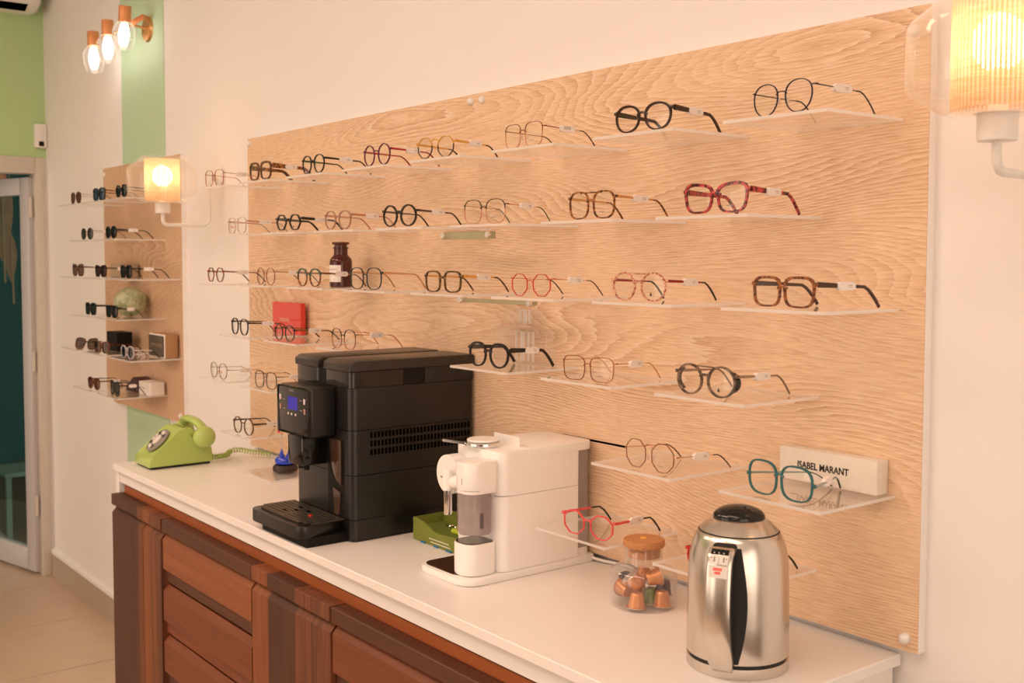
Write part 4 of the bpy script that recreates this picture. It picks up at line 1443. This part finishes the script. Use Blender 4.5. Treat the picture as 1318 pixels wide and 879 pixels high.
from mathutils.geometry import interpolate_bezier


def smooth_path(ps, k=3):
    out = []
    n = len(ps)
    for i in range(n - 1):
        p0, p1, p2, p3 = ps[max(i - 1, 0)], ps[i], ps[i + 1], ps[min(i + 2, n - 1)]
        for j in range(k):
            t = j / k
            out.append(tuple(.5 * (2 * b_ + (c_ - a_) * t + (2 * a_ - 5 * b_ + 4 * c_ - d_) * t * t + (3 * b_ - a_ - 3 * c_ + d_) * t ** 3) for a_, b_, c_, d_ in zip(p0, p1, p2, p3)))
    out.append(ps[-1])
    return out


hps = smooth_path(hp)


def strap(off, wid, th):
    path = [hdir * (r - off) + Vector((0, 0, z)) for r, z in hps]
    bm = B()
    n = len(path)
    rings = []
    for i, p in enumerate(path):
        tg = (path[min(i + 1, n - 1)] - path[max(i - 1, 0)]).normalized()
        nn = sdir.cross(tg).normalized()
        if nn.dot(hdir) < 0 and i > 2:
            nn = -nn
        if i <= 2 and nn.z < 0:
            nn = -nn
        w = wid * (1 if i < n * .8 else 1 - .25 * (i - n * .8) / (n * .2)) * (.92 if i < 3 else 1)
        e = th * .5
        ring = [p + sdir * a * w + nn * b_ for a, b_ in ((-.5, -e), (.5, -e), (.5, e * .3), (.42, e), (-.42, e), (-.5, e * .3))]
        rings.append([bm.verts.new(q) for q in ring])
    for a, b_ in zip(rings, rings[1:]):
        for j in range(6):
            bm.faces.new((a[j], a[(j + 1) % 6], b_[(j + 1) % 6], b_[j]))
    bm.faces.new(rings[0][::-1])
    bm.faces.new(rings[-1])
    return bm, path


bm, hpath = strap(0, .037, .007)
hn = fin('handle', bm, M['steel'], kt, ang=50)
bm, _ = strap(.0085, .035, .011)
fin('handle_grip', bm, M['rubber'], hn, ang=50)
bm = B()
rows = []
for k in range(9):
    z = .0245 + k * .0213
    rr = next(r0 + (r1 - r0) * (z - z0) / (z1 - z0) for (r0, z0), (r1, z1) in zip(prof_k[2:], prof_k[3:]) if z0 <= z <= z1)
    u = k / 8
    wr_ = .012 + .021 * math.sin(PI * (.12 + .76 * u)) ** .8
    row = []
    for c in range(9):
        x_ = -.020 + (wr_ + .020) * c / 8
        a = math.asin(x_ / rr)
        row.append(bm.verts.new((hdir * math.cos(a) + sdir * math.sin(a)) * (rr + .0012) + Vector((0, 0, z))))
    rows.append(row)
for a, b_ in zip(rows, rows[1:]):
    for c in range(8):
        bm.faces.new((a[c], a[c + 1], b_[c + 1], b_[c]))
fin('handle_recess', bm, M['rubber'], kt)


def on_handle(s, a, hgt):
    """frame at arc position s (0..1 of path) on the outer face of the handle"""
    f = s * (len(hpath) - 1)
    i = int(f)
    p = hpath[i].lerp(hpath[min(i + 1, len(hpath) - 1)], f - i)
    tg = (hpath[min(i + 1, len(hpath) - 1)] - hpath[max(i - 1, 0)]).normalized()
    nn = sdir.cross(tg).normalized()
    if nn.dot(hdir) < 0:
        nn = -nn
    return p + sdir * a + nn * (.0035 + hgt), tg, nn


def hplate(name, s0, s1, a0, a1, m, par, h=.0008):
    bm = B()
    lo, hi = [], []
    for s in (s0, (s0 + s1) / 2, s1):
        for a in (a0, a1):
            p, tg, nn = on_handle(s, a, 0)
            lo.append(bm.verts.new(p - nn * .0005))
            hi.append(bm.verts.new(p + nn * h))
    for g, fl_ in ((hi, 1), (lo, -1)):
        bm.faces.new((g[0], g[1], g[3], g[2])[::fl_])
        bm.faces.new((g[2], g[3], g[5], g[4])[::fl_])
    per = (0, 1, 3, 5, 4, 2)
    for i in range(6):
        p, q = per[i], per[(i + 1) % 6]
        bm.faces.new((lo[p], lo[q], hi[q], hi[p]))
    return fin(name, bm, m, par, smooth=False)


hplate('display_window', .155, .215, -.013, .013, M['pianob'], hn)
for a in (-.008, -.001, .006):
    p, tg, nn = on_handle(.20, a, .0009)
    fin('indicator', ball(B(), p, .0010, .0010, .0010, 8, 6), M['whiteink'], hn)
b1 = hplate('button', .222, .295, -.0135, -.0005, M['dialw'], hn)
b2 = hplate('button', .222, .295, .0005, .0135, M['dialw'], hn)
b3 = hplate('button', .303, .365, -.0135, .0135, M['dialw'], hn)
for par, a in ((b1, -.007), (b2, .007)):
    hplate('button_icon', .238, .278, a - .0008, a + .0016, M['greyprint'], par, .001)
    hplate('button_icon', .245, .258, a - .0052 if a < 0 else a + .003, a - .003 if a < 0 else a + .0052, M['greyprint'], par, .001)
hplate('button_icon', .315, .332, -.007, .006, M['redink'], b3, .001)
hplate('button_icon', .335, .348, -.005, .004, M['redink'], b3, .001)

# ------------------------------------------------------------------ cork jar with capsules
JC = Vector((-1.394, -.149, Z0))
jr = thing('storage_jar', 'squat clear glass jar with cork stopper full of coffee capsules', 'jar', JC)
jp = [(0, .0008), (.052, .0008), (.0585, .004), (.0595, .012), (.0595, .056), (.057, .065), (.047, .0715), (.036, .0745), (.0335, .078), (.0335, .106)]
ji = [(.0315, .106), (.0315, .078), (.034, .0735), (.046, .0695), (.0555, .063), (.0575, .055), (.0575, .013), (.0565, .006), (.05, .004), (0, .004)]
fin('jar_glass', lathe(B(), jp + ji, 48), M['clear'], jr, ang=50)
ck = fin('cork_stopper', lathe(B(), [(0, .0875), (.0295, .0875), (.0305, .1065), (.0365, .1068), (.0372, .108), (.0372, .117), (.0362, .119), (0, .119)], 40), M['cork'], jr)
fin('yellow_dot', lathe(B(), [(0, .1189), (.006, .1189), (.0055, .1202), (0, .1204)], 14, (-.004, .002, 0)), M['yellow'], ck)
cap_me = {}


def capsule(m, vx, vy, z, tilt, az, label):
    """vx: to viewer's right, vy: towards viewer, from the jar axis"""
    p = JC + rdir * vx + vdir * vy + Vector((0, 0, z))
    t = bpy.data.objects.new('coffee_capsule', None)
    COL.objects.link(t)
    t.location = p
    t.rotation_euler = (Matrix.Rotation(az, 3, 'Z') @ Matrix.Rotation(tilt, 3, 'X')).to_euler()
    tag(t, label, 'capsule', 'coffee capsules in the cork jar')
    if m not in cap_me:
        a = fin('shell', lathe(B(), [(0, .0), (.009, 0), (.0115, .003), (.0118, .005), (.0150, .0235), (.0152, .0245), (.0180, .0248)], 24), M[m], t)
        b_ = fin('foil_rim', lathe(B(), [(.0185, .0245), (.0187, .0255), (.0180, .0262), (0, .0262)], 24), M['foil'], t)
        cap_me[m] = (a.data, b_.data)
    else:
        for nm, me in zip(('shell', 'foil_rim'), cap_me[m]):
            o = bpy.data.objects.new(nm, me)
            COL.objects.link(o)
            o.parent = t
    return t


va = math.atan2(vdir.y, vdir.x)
CAPS = [('capcu', -.008, .037, .031, R(176), 0, 'copper capsule standing on its rim at the front of the jar'),
        ('capcu', -.026, .014, .024, R(82), va + R(300), 'copper capsule lying low by the jar wall'),
        ('capcu', .034, .016, .031, R(180), 0, 'copper capsule upside down opposite the lying ones'),
        ('capgr', .013, .006, .032, R(180), 0, 'green metallic capsule, only one in the jar'),
        ('capcu', -.006, .022, .037, R(38), va + R(5), 'copper capsule tilted on the top layer with its rim up'),
        ('capcu', .006, .018, .050, R(78), va + R(205), 'copper capsule lying on top with rim sideways'),
        ('cappu', .036, -.010, .044, R(172), 0, 'dark purple capsule next to the kettle side of the jar'),
        ('cappu', -.036, -.012, .050, R(200), 0, 'dark purple capsule next to the white machine side of the jar'),
        ('capcu', .000, -.018, .062, R(170), 0, 'copper capsule at the back of the jar heap'),
        ('capcu', -.012, -.036, .031, R(180), 0, 'copper capsule at the bottom back of the jar')]
for a in CAPS:
    capsule(*a)

# ------------------------------------------------------------------ green telephone
ph = thing('telephone', 'lime green rotary dial telephone at the far end of the counter', 'telephone', (-3.225, -.31, Z0))


def php(name, bm, m, par=None, **k):
    bmesh.ops.translate(bm, verts=bm.verts, vec=(3.225, .31, -Z0))
    return fin(name, bm, m, par or ph, **k)


px0, px1 = -3.289, -3.163
prof = [(-.412, .967), (-.414, .971), (-.413, .988), (-.408, .993), (-.398, .9955), (-.322, 1.069), (-.316, 1.0735), (-.303, 1.074), (-.297, 1.066), (-.272, 1.022), (-.262, 1.016), (-.232, 1.016), (-.222, 1.010), (-.217, .972), (-.219, .967)]
bm = prism(B(), prof, px0, px1, 'x', .004, 3)
php('phone_body', bm, M['phone'], ang=40)
php('sole', box(px0 + .006, px1 - .006, -.407, -.226, .9612, .9675), M['rubber'], smooth=False)
for x in (px0 + .01, px1 - .02):
    for y in (-.4, -.238):
        php('rubber_foot', box(x, x + .012, y, y + .012, .9602, .963), M['rubber'], smooth=False)
for sx in (px0 + .008, px1 - .022):
    php('cradle_prong', prism(B(), [(-.30, 1.06), (-.22, 1.015), (-.215, 1.04), (-.225, 1.05), (-.25, 1.045), (-.285, 1.074), (-.30, 1.076)], sx + .02, sx + .006, 'x', .002, 1), M['phone'])
dm = Matrix.Translation((-3.226, -.3625, 1.0355)) @ Matrix.Rotation(R(44), 4, 'X')
dl_ = php('dial', lathe(B(), [(0, 0), (.041, 0), (.0415, .002), (.040, .005), (.036, .006), (0, .006)], 36, M=dm), M['dial'])
php('dial_center', lathe(B(), [(0, .006), (.0165, .006), (.016, .0072), (0, .0075)], 24, M=dm), M['dialw'], dl_)
for k in range(10):
    a = R(40 + k * 28)
    php('finger_hole', lathe(B(), [(0, .006), (.0062, .006), (.0062, .0066), (0, .0066)], 12, (.0275 * math.cos(a), .0275 * math.sin(a), 0), M=dm), M['dialw'] if k % 3 else M['ink'], dl_)
bm = B()
hpth = [(-3.305, -.252, 1.066), (-3.288, -.256, 1.079), (-3.262, -.262, 1.089), (-3.226, -.264, 1.092), (-3.190, -.262, 1.089), (-3.164, -.256, 1.079), (-3.150, -.252, 1.066)]
sweep(bm, smooth_path(hpth), circ(.0155, 12, .0115), scale=None)
hs = php('handset', bm, M['phone'])
for x, s in ((-3.143, 1), (-3.309, -1)):
    bm = B()
    ball(bm, (x, -.253, 1.046), .026, .034, .033, 22, 14)
    for v in bm.verts:
        if v.co.z < 1.016:
            v.co.z = 1.016
    php('handset_cap', bm, M['phone'], hs)
# coiled cord
ctrl = [(-3.176, -.216, .978), (-3.18, -.19, .976), (-3.205, -.155, .974), (-3.225, -.135, .981), (-3.205, -.112, .984), (-3.180, -.085, .978), (-3.158, -.062, .975), (-3.138, -.038, .972)]
cl = smooth_path(ctrl, 8)
dense = []
for a, b_ in zip(cl, cl[1:]):
    a, b_ = Vector(a), Vector(b_)
    for k in range(7):
        dense.append(a.lerp(b_, k / 7))
path = []
ang = 0
for i, p in enumerate(dense[:-1]):
    tg = (dense[i + 1] - p).normalized()
    s_ = tg.cross(Vector((0, 0, 1))).normalized()
    u_ = s_.cross(tg)
    ang += (dense[i + 1] - p).length / .0088 * 2 * PI
    path.append(p + (s_ * math.cos(ang) + u_ * math.sin(ang)) * .0064)
php('coiled_cord', tube(B(), path, .0021, 6), M['phone'])

# ------------------------------------------------------------------ blue glass toy
bt = thing('glass_toy', 'blue glass bubbler toy with thin clear tubes on a dark disc', 'ornament', (-2.898, -.110, .9660))
fin('disc_base', lathe(B(), [(0, 0), (.034, 0), (.0365, .003), (.036, .013), (.031, .0185), (0, .0185)], 36), M['darkwood_base'], bt)
fin('blue_bulb', lathe(B(), [(0, .0188), (.022, .0188), (.029, .023), (.0305, .029), (.029, .036), (.023, .042), (0, .044)], 32), M['blueliq'], bt)
for x, y in ((-.016, -.004), (.004, -.012), (.018, .002), (.0, .012)):
    bm = lathe(B(), [(.009, .038), (.007, .046), (.0042, .052), (.0028, .056), (.0022, .062)], 12, (x, y, 0))
    tb = fin('bulb_neck', bm, M['blueliq'], bt)
    lean = x * .5
    tube(b2_ := B(), [(x, y, .06), (x + lean * .4, y, .09), (x - lean * 1.2, y, .118)], .0026, 8)
    ball(b2_, (x - lean * 1.2, y, .121), .006, .006, .006, 10, 8)
    fin('glass_tube', b2_, M['tubeglass'], bt)
for x, z, m in ((-.028, .112, 'redled'), (-.010, .108, 'copperm')):
    bm = B()
    ball(bm, (x, -.006, z), .0042, .0042, .0052, 10, 8)
    fin('bead', bm, M[m], bt)

# ------------------------------------------------------------------ wall lamps with woven shade


def sconce(x, y, label, bulb_power):
    o = thing('wall_lamp', label, 'lamp', (x, 0, 1.69), 0, 'woven shade wall lamps')
    prof = [(.055, .224), (.064, .2225), (.104, .189), (.110, .182), (.111, .172), (.111, .112), (.110, .104), (.104, .097), (.066, .073), (.058, .0715), (.02, .071)]
    c = (0, y, 0)
    g = fin('glass_globe', lathe(B(), prof, 48, c), M['shadeglass'], o, ang=30)
    s = fin('woven_shade', lathe(B(), [(.056, .0), (.0565, .07), (.056, .137)], 48), M['weave'], o, loc=(0, y, .0765))
    fin('socket', lathe(B(), [(0, .038), (.0235, .038), (.0245, .041), (.0245, .071), (.03, .0725), (0, .0725)], 32, c), M['white_plastic'], o)
    bm = B()
    ball(bm, (0, y, .160), .033, .033, .036, 20, 14)
    fin('bulb', bm, M['bulb'], o)
    fin('bulb_holder', lathe(B(), [(0, .0725), (.012, .0725), (.012, .137), (0, .137)], 16, c), M['white_plastic'], o)
    fin('arm', tube(B(), arc_path([(0, y, .04), (0, y, 0), (0, -.045, 0), (0, -.045, .15), (0, -.03, .172), (0, -.008, .172)], .03, 6), .0062, 10), M['white_plastic'], o)
    fin('wall_plate', lathe(B(), [(0, 0), (.036, 0), (.036, .004), (.032, .014), (.022, .022), (0, .024)], 28, M=Matrix.Translation((0, 0, .172)) @ Matrix.Rotation(R(90), 4, 'X')), M['white_plastic'], o)
    return o


sconce(-3.585, -.205, 'white wall lamp with woven shade between the two oak boards', 1)
sconce(-.722, -.205, 'large woven shade wall lamp at the end of the big oak board', 1)

# triple spot lamp on the green stripe
tl = thing('spot_lamp', 'three bulb wall lamp with copper sleeves high on the mint stripe', 'lamp', (-4.32, 0, 2.46))
fin('wall_rosette', lathe(B(), [(0, 0), (.05, 0), (.05, .006), (.045, .014), (0, .016)], 28, M=Matrix.Translation((.07, 0, .0)) @ Matrix.Rotation(R(90), 4, 'X')), M['brass'], tl)
fin('bar', tube(B(), [(.07, -.012, .0), (.065, -.06, .01), (-.26, -.085, .005)], .005, 8), M['brass'], tl)
fin('bracket', sweep(B(), [(.10, -.01, .03), (.12, -.04, .034), (.07, -.07, .012)], rect(.006, .02)), M['copperm'], tl)
for x, z, tilt in ((.105, .038, 10), (-.095, .018, 0), (-.275, .002, -3)):
    hm = Matrix.Translation((x, -.105, z)) @ Matrix.Rotation(R(tilt), 4, 'Y')
    sl = fin('sleeve', lathe(B(), [(0, .03), (.022, .03), (.023, .028), (.023, -.028), (.0, -.028)], 24, M=hm), M['copperm'], tl)
    fin('shade', lathe(B(), [(.024, -.03), (.03, -.036), (.041, -.055), (.043, -.075), (.038, -.105), (.030, -.128), (.026, -.134)], 28, M=hm), M['clear'], sl)
    fin('bulb', lathe(B(), [(0, -.03), (.012, -.034), (.016, -.05), (.0205, -.075), (.017, -.10), (.012, -.118), (0, -.121)], 20, M=hm), M['bulb3'], sl)

# ------------------------------------------------------------------ far wall fittings
ac = thing('air_conditioner', 'white air conditioner unit above the glass door', 'air conditioner', (-5.7, -.45, 2.75))
prof = [(0, .0), (.10, -.005), (.17, .02), (.205, .07), (.21, .28), (0, .29)]
fin('housing', prism(B(), [(p[0] + .0, p[1]) for p in prof], -.40, .40, 'y', .02, 3), M['white_plastic'], ac)
fin('louver', prism(B(), [(.11, .0), (.165, .022), (.168, .018), (.113, -.005)], -.36, .34, 'y'), M['blackgap'], ac, smooth=False)
dt = thing('motion_sensor', 'small white motion sensor box with black window in the wall corner', 'sensor', (-5.7, -.03, 2.115))
fin('sensor_case', box(0, .04, -.028, .028, 0, .115, .006, 2), M['white_plastic'], dt)
fin('sensor_window', box(.036, .042, -.012, .014, .006, .032, .003, 1), M['black2'], dt)
# brown palm leaves: door glass reflections built as hung objects; low table outside


def reflected(x, y, z0, z1, w, lab):
    pts = []
    n = 12
    for i in range(n + 1):
        u = i / n
        pts.append((w * (math.sin(PI * u ** .8) * .92 + .05), z1 - (z1 - z0) * u))
    poly = [(-a, z) for a, z in pts] + [(a * .8, z) for a, z in reversed(pts)]
    o = thing('reflected_leaf', lab, 'leaf ornament', (x, y, 0), R(77))
    fin('blade', prism(B(), poly, -.006, .006, 'y', .002, 1), M['reflected'], o)
    fin('midrib', tube(B(), [(0, -.007, z1), (.004, -.007, (z0 + z1) / 2), (.01, -.004, z0 - .12)], .006, 6), M['reflectedrib'], o)
    fin('string', tube(B(), [(0, 0, z1 - .01), (0, 0, 3.01)], .0015, 5), M['reflectedrib'], o)


reflected(-6.60, .002, 1.56, 2.08, .075, 'broad brown palm leaf hanging behind the door glass')
reflected(-6.66, .060, 1.44, 1.72, .040, 'narrow brown palm leaf below the broad one')
pf = thing('low_table', 'dim greenish low table standing outside the glass door', 'table', (-6.68, .09, -.006))
fin('table_top', box(-.16, .16, -.12, .12, .36, .385, .003, 1), M['tealframe'], pf)
for x in (-.14, .14):
    for y in (-.10, .10):
        fin('leg', box(x - .014, x + .014, y - .014, y + .014, 0, .36), M['tealframe'], pf, smooth=False)
